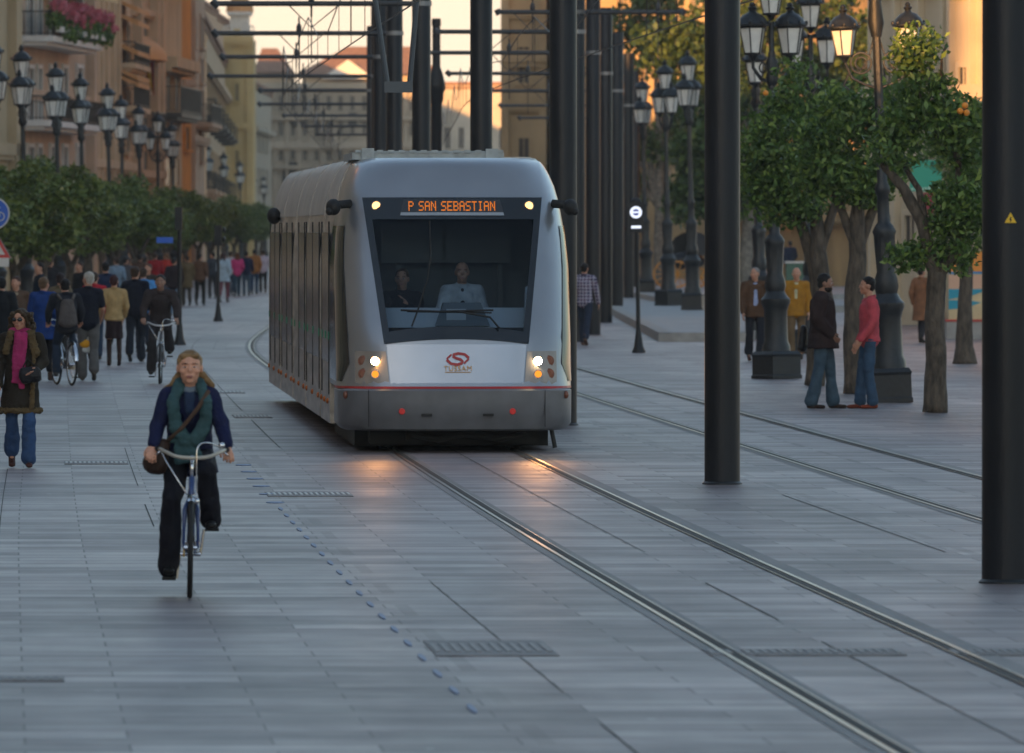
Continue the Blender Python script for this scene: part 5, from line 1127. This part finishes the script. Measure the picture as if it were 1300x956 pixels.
        if st == 'curly':
            q = random.Random(4)
            for i in range(150):
                a = q.uniform(-2.6, 2.6) + math.pi / 2; zz = q.uniform(-.24, .07); rr = .10 + .03 * (1 if zz < .02 else 0)
                if abs((a - math.pi / 2)) > 1.75 and zz < .05: continue
                b.ell(h(rr * math.cos(a), .03 + rr * math.sin(a), zz), q.uniform(.020, .034))
        if st == 'swept': # pulled back with strands spreading behind the shoulders
            b.ecap(h(-.05, .05, -.02), h(-.125, .07, -.13), (.028, .03), (.020, .015)); b.ecap(h(.05, .05, -.02), h(.150, .07, -.13), (.034, .03), (.022, .015)); b.ecap(h(.0, .07, 0), h(.02, .08, -.12), (.07, .03), (.09, .02)); b.ecap(h(-.12, .07, -.12), h(-.17, .07, -.145), .014, .006, n=8)
        if st == 'bun': b.ell(h(0, .12, .03), .04)
        remesh(b, 'hair', hm, root, max(vox, .007), 1, .006, 26, seed, 1.0)
    else:
        b = MB(); b.ell(h(0, .055, -.01), (.078, .055, .045), yaw); remesh(b, 'hair', cloth(hc, .6), root, .008, 1)
    if O.get('face'):
        b = MB()
        for s in (-1, 1): b.ell(h(s * .031, -.0760, .006), (.0125, .008, .0055), yaw, 10, 8)
        b.build('eyes', M.setdefault('eyew', mat('eye_white', (.55, .52, .5), .3)), root, smooth=True); b = MB()
        for s in (-1, 1): b.ell(h(s * .031, -.0825, .006), (.0064, .003, .0056), yaw, 8, 6)
        b.build('irises', M.setdefault('iris', mat('iris_dark', (.04, .03, .025), .2)), root, smooth=True); b = MB()
        for s in (-1, 1): b.tube([h(s * .015, -.0895, .0300), h(s * .032, -.0895, .0325), h(s * .050, -.077, .026)], .0030, 6)
        b.build('eyebrows', cloth(O.get('brow', hc), .6), root, smooth=True); b = MB(); b.ecap(h(-.017, -.0875, -.056), h(.017, -.0875, -.056), (.004, .0035), (.004, .0035), n=8); b.ecap(h(-.014, -.0868, -.065), h(.014, -.0868, -.065), (.005, .004), (.005, .004), n=8)
        b.build('lips', M.setdefault('lips', mat('lips', (.36, .12, .10), .4)), root, smooth=True)
    if O.get('beard'):
        b = MB(); b.ell(h(0, -.026, -.068), (.0645, .064, .050), yaw); remesh(b, 'beard', cloth(O['beard'], .7), root, .008, 1, .004, 30)
    return root, h
def at(px, py, z=0): return G(px, py, z)
# --- bicycles
def bicycle(label, loc, rz, colr, tilt=0, steer=0, guard=(.45, .30, .10), bar=(.62, .58, .50), phase=0):
    root = empty('bicycle', loc, R_(rz), label, 'bicycle', 'bicycles being ridden'); root.rotation_euler = (0, R_(tilt), R_(rz)); fm = mat('frame_paint', colr, .3, coat=.4)
    def wheel(y, st=0):
        q = MB(); q.torus((0, 0, 0), .325, .019, 'X', 44, 8); w = q.build('wheel', M['rubber'], root, smooth=True, loc=(0, y, .345)); w.rotation_euler.z = R_(st)
        q = MB(); q.torus((0, 0, 0), .302, .010, 'X', 44, 6, sx=1.2); q.build('rim', M['chrome'], w, smooth=True); q = MB()
        for k in range(28): a = 2 * math.pi * k / 28; s = .02 if k % 2 else -.02; q.tube([(s, .02 * math.cos(a), .02 * math.sin(a)), (0, .30 * math.cos(a + .1), .30 * math.sin(a + .1))], .0013, 4)
        q.cyl((-.045, 0, 0), (.045, 0, 0), .018, .018, 10); q.build('spokes', M['chrome'], w); return w
    wheel(-.55, steer); wheel(.52)
    q = MB(); q.tube([(0, -.36, .82), (0, -.43, .64)], .020, 10); q.tube([(0, -.42, .66), (0, -.15, .36), (0, .08, .28)], .017, 8); q.tube([(0, .08, .28), (0, .26, .80)], .016, 8); q.tube([(0, -.38, .77), (0, .0, .55), (0, .17, .52)], .014, 8)
    for s in (-1, 1): q.tube([(s * .02, .10, .28), (s * .055, .52, .345)], .009, 6); q.tube([(s * .015, .24, .72), (s * .055, .52, .345)], .008, 6)
    q.build('frame', fm, root, smooth=True)
    q = MB()
    for s in (-1, 1): q.tube([(s * .015, -.43, .68), (s * .048, -.45, .60), (s * .048, -.55, .345)], [.012, .013, .009], 8)
    q.build('fork', fm, root, smooth=True)
    for y, a0, a1 in ((-.55, 62, 185), (.52, 10, 170)):
        q = MB(); rs = []
        for i in range(19):
            a = R_(a0 + (a1 - a0) * i / 18); rs.append([(x, y + (.362 + .008 * (1 - abs(x) / .026)) * math.cos(math.pi - a if y > 0 else math.pi - a) * 1.0, .345 + (.362 + .008 * (1 - abs(x) / .026)) * math.sin(a)) for x in (-.026, -.013, 0, .013, .026)])
        q.rings(rs, closed=False, cap=False); q.build('mudguard', M['chrome'], root, smooth=True)
    q = MB(); q.tube([(0, -.36, .82), (0, -.33, .955)], .013, 8); q.tube([(0, -.33, .955), (0, -.38, .955)], .014, 8); q.build('stem', M['chrome'], root, smooth=True)
    q = MB(); hb = [(-.245, -.06, 1.00), (-.225, -.17, 1.005), (-.175, -.30, .985), (-.11, -.36, .955), (0, -.38, .948), (.11, -.36, .955), (.175, -.30, .985), (.225, -.17, 1.005), (.245, -.06, 1.00)]; q.tube(chaikin(hb), .0135, 8); hbo = q.build('handlebar', mat('handlebar_cream', bar, .35, metal=.3), root, smooth=True)
    for s in (-1, 1): q = MB(); q.tube([(s * .226, -.17, 1.005), (s * .247, -.045, 1.0)], .019, 10); q.build('grip', M['rubber'], hbo, smooth=True)
    q = MB()
    for s in (-1, 1): q.tube([(s * .21, -.20, .995), (s * .235, -.22, .975), (s * .25, -.14, .965)], .007, 6)
    q.tube([(-.215, -.2, 1.0), (-.18, -.36, .93), (-.03, -.46, .70)], .0055, 6); q.tube(chaikin([(.21, -.2, 1.0), (.13, -.38, 1.06), (.03, -.44, 1.05), (.03, -.45, .90), (.035, -.44, .72)], 3), .005, 6); q.build('brake_cables', M['chrome'], root, smooth=True)
    q = MB(); q.ell((.20, -.24, 1.035), (.022, .022, .022)); q.build('bell', M['chrome'], root, smooth=True)
    q = MB(); q.ell((0, .30, .885), (.075, .11, .035)); q.ell((0, .19, .89), (.03, .10, .025)); q.cyl((0, .26, .78), (0, .28, .87), .013); q.build('saddle', M['rubber'], root, smooth=True)
    q = MB(); q.box((-.045, .28, .31), (.012, .46, .10)); q.build('chain_guard', mat('chain_guard', guard, .4, metal=.4), root)
    q = MB(); a = R_(phase); cy, cz = .17 * math.cos(a), .17 * math.sin(a); q.tube([(-.07, .08, .28), (-.09, .08 + cy, .28 + cz)], .010, 6); q.tube([(.07, .08, .28), (.09, .08 - cy, .28 - cz)], .010, 6); q.cyl((-.07, .08, .28), (.07, .08, .28), .016); cr = q.build('crank', M['chrome'], root)
    for s in (-1, 1): q = MB(); q.box((s * .145, .08 - s * cy, .28 - s * cz), (.095, .08, .022)); q.build('pedal', M['rubber'], cr)
    q = MB(); q.ell((.035, -.47, .66), (.022, .04, .022)); q.ell((.035, -.505, .66), (.020, .012, .020)); q.build('headlight', M['chrome'], root, smooth=True)
    return root
def rider_pose(zsx=1, knee=0):
    """zsx: +1 = foot on +X side high"""
    J = base_pose(); lowq, highq = ('N', 'P') if zsx > 0 else ('P', 'N')
    J.update(pel=V((0, .27, .96)), waist=V((0, .23, 1.12)), chest=V((0, .15, 1.30)), neck=V((0, .11, 1.45)), head=V((0, .05, 1.575)), shP=V((.18, .12, 1.395)), shN=V((-.18, .12, 1.395)), elP=V((.262, .06, 1.17)), elN=V((-.262, .06, 1.17)), wrP=V((.255, -.055, 1.035)), wrN=V((-.255, -.055, 1.035)), gripP=1, gripN=1, hiP=V((.09, .23, .94)), hiN=V((-.09, .23, .94)))
    lo = -1 if lowq == 'N' else 1
    J['kn' + lowq] = V((lo * .12, -.07, .67)); J['an' + lowq] = V((lo * .145, .09, .225)); J['kn' + highq] = V((-lo * .12, -.15, .86)); J['an' + highq] = V((-lo * .145, .08, .545))
    return J
NAVY = (.012, .016, .055)
b = at(237, 760); wy = b.y + .55
bx = V(((237 - 650) * b.y / F, b.y + .55, 0))
bicycle('blue framed city bicycle with cream handlebar ridden by the blonde woman', bx, 2, (.018, .05, .17), bar=(.50, .46, .38), steer=0, phase=-92, tilt=1)
J = rider_pose(1); J['yaw'] = 0; J['shP'].x = .142; J['shN'].x = -.142; J['elP'].x = .222; J['elN'].x = -.222; J['shP'].z = J['shN'].z = 1.375
rider, hh = person('woman with blonde hair in navy jacket and teal scarf cycling towards the camera', bx, 2, 1.70, J,
    dict(top=NAVY, bulk=.014, wide=1.02, headw=1.08, hem=.12, flare=.03, bot=('trousers', (.012, .012, .018), .080), legend=1.08, shoes=(.012, .012, .012), hair=((.27, .16, .07), 'swept'), skin='skin_pale', face=True, brow=(.10, .055, .03), inner=(.03, .05, .10), collarc=(.16, .20, .24)), .0055)
sc = MB()   # scarf: two bands down the chest joining at the waist
for s in (-1, 1): sc.ecap(V((s * .075, .06, 1.455)), V((s * .115, -.005, 1.34)), (.040, .03), (.050, .026)); sc.ecap(V((s * .115, -.015, 1.34)), V((s * .105, -.005, 1.18)), (.048, .026), (.046, .026)); sc.ecap(V((s * .105, -.005, 1.18)), V((s * .03, -.01, 1.07)), (.052, .03), (.055, .035))
sc.ecap(V((-.03, .0, 1.05)), V((-.01, .0, .93)), (.085, .03), (.105, .02)); sc.ecap(V((-.08, .10, 1.49)), V((.08, .10, 1.49)), .025, .025); sc.ecap(V((-.14, .03, 1.08)), V((.05, .01, 1.07)), (.03, .03), (.05, .03))
remesh(sc, 'scarf', cloth((.045, .095, .10)), rider, .007, 2, .014, 16, 3)
q = MB(); q.tube([(.14, .02, 1.42), (.06, -.035, 1.28), (-.05, -.035, 1.15), (-.16, .05, 1.02)], .016, 8)
hb = empty('shoulder_bag', bx, R_(2), 'brown leather shoulder bag hanging beside the cycling woman on the left of her handlebar', 'bag'); q2 = MB(); q2.tube([(.13, .015, 1.40), (.055, -.045, 1.28), (-.05, -.040, 1.15), (-.18, .02, 1.03)], .015, 8); q2.build('strap', cloth((.10, .06, .04)), hb, smooth=True)
q = MB(); q.ecap((-.19, .03, 1.02), (-.235, .03, .90), (.06, .07), (.095, .08), side=(1, 0, .3)); remesh(q, 'pouch', cloth((.045, .025, .018), .5), hb, .009, 2, .008, 10)
# woman with the pink scarf
J = walk(.55); J['elP'] = V((.24, -.02, 1.14)); J['wrP'] = V((.15, -.19, 1.06)); J['yaw'] = -25; J['gripP'] = 0
p, hh = person('woman with long curly brown hair, sunglasses and pink scarf walking at the left edge', at(26, 594), 4, 1.68, J,
    dict(top=(.028, .022, .015), bulk=.028, hem=.30, flare=.035, bot=('trousers', (.035, .075, .17), .088), shoes=(.06, .02, .015), hair=((.055, .035, .018), 'curly'), skin='skin', face=True, inner=(.02, .02, .02), topname='coat', collar=False), .0065)
q = MB(); q.ecap((-.09, -.03, 1.47), (.09, -.03, 1.47), .04, .04); q.ecap((-.03, -.13, 1.44), (-.04, -.175, 1.15), (.045, .03), (.05, .022)); q.ecap((.04, -.13, 1.44), (.0, -.175, 1.05), (.04, .03), (.05, .022)); q.ecap((-.04, -.175, 1.15), (-.05, -.18, .92), (.045, .02), (.05, .015)); q.ecap((.0, -.175, 1.05), (.01, -.18, .86), (.035, .02), (.04, .015)); remesh(q, 'scarf', cloth((.36, .03, .12)), p, .008, 1, .010, 18, 9)
q = MB(); q.torus((0, 0, .62), .20, .035, 'Z', 24, 8); q.v = [(v[0] * 1.05, v[1] * .82, v[2]) for v in q.v]; q.ecap((-.10, -.10, 1.46), (-.16, -.13, 1.25), (.04, .03), (.04, .03)); q.ecap((.10, -.10, 1.46), (.17, -.13, 1.22), (.05, .03), (.045, .03)); q.ecap((-.09, .07, 1.47), (.09, .07, 1.47), .045, .045); q.ecap((.14, -.14, 1.2), (.12, -.17, .66), (.022, .02), (.03, .02)); remesh(q, 'fur_trim', cloth((.11, .075, .035), .95), p, .009, 1, .014, 40, 2, 1)
q = MB(); q.box(hh(0, -.095, .008), (.13, .01, .004))
for s in (-1, 1): q.ell(hh(s * .034, -.090, .004), (.027, .010, .020))
q.build('sunglasses', M['blackgl'], p, smooth=True)
hb = empty('handbag', at(26, 594), R_(4), 'black handbag held in front of the woman with the pink scarf', 'bag'); q = MB(); q.ecap((.03, -.24, .97), (.17, -.22, .99), (.09, .05), (.085, .05), side=(0, 0, 1)); remesh(q, 'pouch', cloth((.015, .015, .018), .4), hb, .009, 2, .008, 12); q = MB(); q.tube([(.02, -.22, 1.05), (.07, -.21, 1.16), (.14, -.20, 1.08)], .008, 6); q.build('handle', M['rubber'], hb, smooth=True)
# man in brown on a bicycle
b = at(202, 488); bl = V((b.x, b.y + .5, 0)); bicycle('dark bicycle ridden by the man in the brown zipped jacket', bl, 1, (.05, .05, .055), phase=-80, bar=(.6, .6, .6), guard=(.1, .1, .1), tilt=1)
J = rider_pose(1); J['yaw'] = -6
p, hh = person('man in brown zipped jacket and dark trousers cycling towards the camera', bl, 1, 1.80, J, dict(top=(.040, .030, .030), bulk=.022, hem=.05, bot=('trousers', (.035, .032, .035), .08), hair=((.012, .011, .010), 'short'), skin='skin2', face=True), .010)
# cyclist seen from behind
b = at(80, 490); bl = V((b.x, b.y + .5, 0)); bicycle('dark bicycle seen from behind under the cyclist with the grey backpack', bl, 196, (.05, .05, .06), phase=-60, bar=(.3, .3, .3))
J = rider_pose(-1); p, hh = person('dark haired cyclist in dark striped top riding away with a backpack', bl, 190, 1.74, J, dict(top=(.02, .022, .03), bulk=.02, bot=('trousers', (.025, .04, .07), .07), hair=((.012, .01, .01), 'short'), shoes=(.05, .05, .05), wide=1.05), .011)
hb = empty('backpack', bl, R_(190), 'grey brown backpack on the back of the cyclist riding away', 'backpack'); q = MB(); q.ecap((0, .36, 1.33), (0, .42, 1.02), (.11, .07), (.16, .09)); remesh(q, 'bag_body', cloth((.10, .085, .08)), hb, .012, 2, .01, 9); q = MB()
for s in (-1, 1): q.tube([(s * .09, .32, 1.38), (s * .13, .22, 1.46), (s * .12, .05, 1.40)], .022, 6)
q.build('strap', cloth((.13, .11, .10)), hb, smooth=True)
# pair talking on the right
J = stand(anP=V((.10, -.12, .085)), knP=V((.10, -.08, .49)), anN=V((-.09, .14, .085)), knN=V((-.09, .05, .49)), wrP=V((.17, -.10, .95)), elP=V((.25, .07, 1.14)), wrN=V((-.17, -.10, .95)), elN=V((-.25, .07, 1.14)), head=V((0, -.035, 1.59)), tilt=5)
person('dark haired bearded man in dark brown padded jacket and jeans talking, facing right', at(1045, 519), 84, 1.90, J, dict(top=(.030, .018, .018), bulk=.055, hem=.16, flare=.02, wide=1.12, bot=('trousers', (.05, .085, .12), .085), shoes=(.03, .015, .01), hair=((.010, .009, .009), 'short'), skin='skin2', face=True, beard=(.012, .01, .01)), .008)
hb = empty('shoulder_bag', at(1045, 519), R_(84), 'black bag hanging at the back of the man in the dark brown jacket', 'bag'); q = MB(); q.ecap((.10, .28, 1.12), (.08, .30, .86), (.12, .05), (.16, .07)); remesh(q, 'pouch', cloth((.014, .014, .016), .5), hb, .012, 2, .01, 9)
J = stand(anP=V((.10, .04, .085)), anN=V((-.10, -.10, .085)), knN=V((-.1, -.08, .49)), wrP=V((.20, -.14, .90)), elP=V((.24, .02, 1.14)), wrN=V((-.22, -.10, .86)), elN=V((-.25, .05, 1.12)), head=V((0, -.03, 1.605)))
person('man in pink sweater and blue jeans talking, facing left', at(1103, 519), -82, 1.84, J, dict(top=(.50, .075, .095), bulk=.022, hem=.05, topname='sweater', bot=('trousers', (.04, .08, .14), .078), shoes=(.18, .035, .015), hair=((.012, .01, .01), 'short'), skin='skin', face=True), .008)
# two older men
person('grey haired older man in brown jacket and light blue shirt walking', at(958, 459), 8, 1.80, walk(.35, yaw=-30, elP=V((.26, 0, 1.14)), wrP=V((.20, -.2, 1.08))), dict(top=(.085, .045, .025), bulk=.028, hem=.12, wide=1.06, bot=('trousers', (.014, .016, .024), .085), shoes=(.06, .02, .01), hair=((.20, .19, .18), 'short'), skin='skin', face=True, inner=(.30, .36, .55), inw=.05, inlen=-.08), .010)
person('balding older man in ochre yellow jacket and khaki trousers walking', at(1011, 457), -5, 1.79, walk(-.3, yaw=-8), dict(top=(.36, .17, .02), bulk=.028, hem=.12, wide=1.08, bot=('trousers', (.16, .105, .055), .08), shoes=(.03, .02, .015), hair=((.25, .23, .2), 'bald'), skin='skin', face=True, inner=(.50, .48, .30), inw=.03, inlen=.04), .010)
q = at(1170, 436); person('woman in long orange brown coat half hidden behind the orange tree trunk', q, 140, 1.70, walk(.4), dict(top=(.22, .10, .05), bulk=.03, hem=.42, flare=.05, topname='coat', bot=('trousers', (.03, .03, .035)), hair=((.02, .012, .01), 'short'), inner=(.02, .08, .35)), .012)
J = walk(.9); person('man in dark checked shirt and jeans striding right beside the tram', at(742, 439), 165, 1.80, J, dict(top=(.075, .06, .11), bulk=.022, hem=.04, topname='checked_shirt', bot=('trousers', (.02, .03, .055), .07), hair=((.012, .01, .01), 'short'), shoes=(.12, .07, .05)), .010)
mc = bpy.data.objects['checked_shirt'].data.materials; ck = mat('checked_cloth', (.05, .045, .09), .85)
nt = ck.node_tree; bt_ = nt.nodes.new('ShaderNodeTexBrick'); bt_.offset = 0; bt_.inputs['Scale'].default_value = 1; bt_.inputs['Brick Width'].default_value = .07; bt_.inputs['Row Height'].default_value = .07; bt_.inputs['Mortar Size'].default_value = .010
bt_.inputs['Color1'].default_value = (.03, .03, .10, 1); bt_.inputs['Color2'].default_value = (.08, .04, .10, 1); bt_.inputs['Mortar'].default_value = (.38, .36, .42, 1)
tcn = nt.nodes.new('ShaderNodeTexCoord'); mpn = nt.nodes.new('ShaderNodeMapping'); mpn.inputs['Rotation'].default_value = (R_(90), 0, 0); nt.links.new(tcn.outputs['Object'], mpn.inputs[0]); nt.links.new(mpn.outputs[0], bt_.inputs[0]); nt.links.new(bt_.outputs[0], nt.nodes['Principled BSDF'].inputs['Base Color'])
mc[0] = ck
# pedestrians on the left
HB = (.05, .03, .02); HK = (.012, .01, .01); JB = (.025, .045, .08)
crowd = [
 ('woman in tan jacket and dark brown skirt walking away', 145, 465, 180, 1.68, .35, dict(top=(.40, .27, .12), bulk=.018, hem=.06, flare=.015, bot=('skirt', (.022, .012, .014), .52), stock=(.03, .015, .012), hair=((.045, .012, .012), 'short'), shoes=(.03, .015, .01))),
 ('broad man in navy sweater and dark trousers walking away', 172, 460, 184, 1.82, -.35, dict(top=(.008, .010, .020), wide=1.15, bulk=.022, topname='sweater', bot=('trousers', (.014, .018, .028), .08), hair=(HB, 'short'))),
 ('white haired man in navy short sleeved shirt and grey trousers walking away', 112, 484, 186, 1.82, .25, dict(top=(.010, .012, .022), sleeve=.5, wide=1.1, topname='shirt', bot=('trousers', (.12, .115, .11), .085), hair=((.50, .46, .40), 'short'), shoes=(.10, .08, .06))),
 ('woman with light brown hair in bright blue coat walking away', 56, 484, 178, 1.73, -.2, dict(top=(.012, .045, .19), bulk=.03, hem=.24, flare=.03, topname='coat', legend=.72, bot=('trousers', (.012, .012, .015), .08), hair=((.15, .09, .05), 'short'), shoes=(.06, .03, .02))),
 ('person in patterned brown shirt facing the camera behind the woman with pink scarf', 20, 474, 0, 1.70, .2, dict(top=(.10, .06, .04), bulk=.02, bot=('trousers', (.02, .02, .02)), hair=((.06, .03, .02), 'short'), inner=(.30, .24, .17), inw=.06, inlen=-.05)),
 ('man in dark blue jacket in profile behind the woman in the blue coat', 50, 442, -80, 1.82, .2, dict(top=(.015, .022, .035), bulk=.025, bot=('trousers', (.02, .02, .02)), hair=(HK, 'short'), skin='skin')),
 ('person in khaki jacket between the blue coat and the backpack', 77, 465, 170, 1.72, .2, dict(top=(.14, .11, .07), bulk=.022, bot=('trousers', (.03, .03, .03)), hair=((.03, .02, .02), 'short'))),
 ('man in dark navy jacket beyond the woman in the tan jacket', 134, 441, 180, 1.83, .3, dict(top=(.012, .022, .055), wide=1.1, bulk=.026, bot=('trousers', (.02, .02, .025)), hair=(HK, 'short'))),
 ('person in red top behind the white haired man', 120, 457, 182, 1.70, -.2, dict(top=(.42, .02, .035), bot=('trousers', JB), hair=(HB, 'short'))),
 ('dark clothed person in the tree shade left of the white haired man', 101, 424, -70, 1.74, .2, dict(top=(.015, .015, .018), bot=('trousers', (.02, .02, .02)), hair=((.05, .03, .02), 'short'))),
 ('person in light blue jacket half hidden behind the man in navy', 182, 448, 178, 1.74, .3, dict(top=(.08, .26, .55), bulk=.025, bot=('trousers', (.02, .025, .04)), hair=(HB, 'short'))),
 ('person in black jacket cut by the left edge', 2, 482, 180, 1.72, .3, dict(top=(.012, .014, .018), bulk=.03, hem=.2, bot=('trousers', (.015, .015, .015)), hair=(HK, 'short'))),
 ('pale faced person looking back right of the man in navy', 188, 428, 10, 1.72, .2, dict(top=(.05, .04, .035), bot=('trousers', (.03, .03, .04)), hair=(HB, 'short'))),
 ('person in red jacket left of the dark signal post', 197, 388, 178, 1.76, .3, dict(top=(.30, .012, .02), bulk=.02, bot=('trousers', JB), hair=(HB, 'short'))),
 ('person in scarlet top just behind the dark signal post', 211, 386, 182, 1.74, -.3, dict(top=(.42, .03, .02), bot=('trousers', JB), hair=((.2, .1, .05), 'short'))),
 ('man in dark jacket and pale jeans behind the dark signal post', 221, 402, 180, 1.72, .3, dict(top=(.022, .014, .018), bulk=.026, hem=.08, bot=('trousers', (.12, .18, .26)), hair=(HK, 'short'))),
 ('person in long olive tan coat right of the dark signal post', 237, 389, 180, 1.68, .3, dict(top=(.13, .09, .045), bulk=.03, hem=.30, flare=.03, topname='coat', bot=('trousers', (.06, .05, .04)), hair=(HB, 'short'))),
 ('man in brown jacket and black trousers walking away', 254, 388, 180, 1.72, -.3, dict(top=(.12, .06, .035), wide=1.12, bulk=.03, hem=.08, bot=('trousers', (.014, .014, .014)), hair=(HK, 'short'))),
 ('dark clothed person just left of the slim signal post', 270, 379, 178, 1.70, .3, dict(top=(.03, .035, .045), bot=('trousers', (.02, .02, .025)), hair=(HK, 'short'))),
 ('woman in white and pale blue tunic right of the slim signal post', 284, 384, 182, 1.74, -.3, dict(top=(.38, .48, .56), bulk=.03, hem=.22, flare=.03, topname='tunic', bot=('trousers', (.16, .05, .07), .05), hair=((.05, .02, .02), 'long'))),
 ('person in white shirt between the pale blue tunic and the pink top', 293, 376, 180, 1.70, .3, dict(top=(.50, .50, .54), bot=('trousers', JB), hair=(HB, 'short'))),
 ('woman in bright pink top and blue jeans walking away', 301, 377, 180, 1.68, -.3, dict(top=(.48, .04, .16), bot=('trousers', (.02, .05, .08)), hair=((.12, .05, .02), 'long'))),
 ('person in navy jacket between the pink top and the orange brown sweater', 313, 376, 178, 1.70, .3, dict(top=(.014, .018, .05), bot=('trousers', (.05, .08, .12)), hair=(HK, 'short'))),
 ('man in orange brown sweater and blue jeans walking away', 323, 374, 182, 1.76, -.25, dict(top=(.30, .13, .04), wide=1.12, topname='sweater', bulk=.022, bot=('trousers', (.02, .05, .10)), hair=(HK, 'short'))),
 ('person in white shirt at the rear corner of the tram', 334, 372, 180, 1.72, .3, dict(top=(.48, .44, .52), bot=('trousers', (.03, .03, .03)), hair=(HB, 'short'))),
 ('distant person in grey below the left trees beyond the man in navy', 160, 398, 180, 1.70, .3, dict(top=(.08, .08, .09), bot=('trousers', (.03, .03, .03)), hair=(HK, 'short'))),
 ('distant person in pale blue shirt between the tan jacket and the navy sweater', 148, 402, 180, 1.72, -.3, dict(top=(.20, .28, .36), bot=('trousers', (.03, .03, .03)), hair=(HB, 'short'))),
 ('distant person in brown left of the red jacket', 178, 392, 180, 1.74, .3, dict(top=(.09, .05, .035), bot=('trousers', (.03, .03, .04)), hair=(HK, 'short'))),
 ('distant dark figure behind the khaki jacket near the shaded trunks', 64, 412, 175, 1.76, .2, dict(top=(.02, .02, .025), bot=('trousers', (.02, .02, .02)), hair=(HK, 'short'))),
 ('distant figure in dark blue sitting height above the green stall on the right', 1003, 358, 180, 1.74, .1, dict(top=(.02, .03, .06), wide=1.1, bulk=.03, bot=('trousers', (.03, .03, .03)), hair=(HK, 'short'))),
]
crowd[-1] = ('distant figure in dark blue beyond the green stall, between the two older men',) + crowd[-1][1:]
for lb, px, py, rz, H, ph, O in crowd:
    l = at(px, py, .0) if px < 900 else V((*XP(px, 335), .36))
    sv_ = F / l.y; cq = random.Random(px * 7); Jc = walk(ph * cq.uniform(.6, 1.9), yaw=cq.uniform(-35, 35)); Jc['wrP'] += V((cq.uniform(-.05, .03), cq.uniform(-.14, .06), cq.uniform(-.02, .12))); Jc['wrN'] += V((cq.uniform(-.03, .05), cq.uniform(-.14, .06), cq.uniform(-.02, .12))); rz += cq.uniform(-22, 22); O.setdefault('wide', cq.uniform(.95, 1.15)); person(lb, l, rz, H, Jc, O, .012 if sv_ > 60 else .018, group='people walking along the left pavement' if px < 900 else None)
b = at(108, 484); hb = empty('carrier_bag', b, 0, 'white and yellow carrier bag held by the white haired man', 'bag'); q = MB(); q.ecap((.02, .05, .72), (.03, .05, .52), (.07, .04), (.13, .06)); remesh(q, 'bag_body', cloth((.60, .60, .56), .5), hb, .012, 1, .015, 12); q = MB(); q.ell((-.0, -.01, .62), (.09, .03, .07)); q.build('yellow_print', cloth((.70, .32, .02), .5), hb, smooth=True)
# tram driver and passenger
def intram(x, y, z): return tram.matrix_basis @ V((x, y, z))
bpy.context.view_layer.update()
J = stand(hiP=V((.09, 0, .91)), knP=V((.12, -.42, .92)), anP=V((.12, -.42, .50)), hiN=V((-.09, 0, .91)), knN=V((-.12, -.42, .92)), anN=V((-.12, -.42, .50)), elP=V((.25, -.05, 1.14)), wrP=V((.22, -.30, 1.12)), elN=V((-.25, -.05, 1.14)), wrN=V((-.22, -.30, 1.12)))
person('tram driver in white shirt and dark tie behind the windscreen', intram(.13, 1.65, .72 - .33), 3, 1.76, J, dict(top=(.45, .47, .50), bulk=.016, topname='shirt', bot=('trousers', (.02, .02, .03)), hair=((.03, .02, .02), 'bald'), skin='skin', face=True, tie=(.02, .02, .03)), .010)
J2 = dict(J); J2['elN'] = V((-.22, -.08, 1.12)); J2['wrP'] = V((.06, -.24, 1.30)); J2['elP'] = V((.2, -.16, 1.12)); J2['yaw'] = -10
person('passenger in dark clothes seated beside the tram driver behind the glass', intram(-.55, 1.8, .68 - .33), 3, 1.72, J2, dict(top=(.02, .02, .025), bulk=.018, bot=('trousers', (.02, .02, .03)), hair=((.10, .06, .04), 'short'), skin='skin', face=True), .010)

# ------------------------------------------------------------------ evening air
hz = MB(); hz.box((0, 450, 22), (700, 1400, 46)); ho = hz.build('haze', None or M['white']); ho.data.materials.clear(); ho.display_type = 'WIRE'
hm = bpy.data.materials.new('haze'); hm.use_nodes = True; nt = hm.node_tree; nt.nodes.clear(); o_ = nt.nodes.new('ShaderNodeOutputMaterial'); pv = nt.nodes.new('ShaderNodeVolumePrincipled')
pv.inputs['Color'].default_value = (1.0, .94, .87, 1); pv.inputs['Density'].default_value = .00018; pv.inputs['Anisotropy'].default_value = .2; nt.links.new(pv.outputs[0], o_.inputs['Volume']); ho.data.materials.append(hm); tag(ho, kind='stuff')
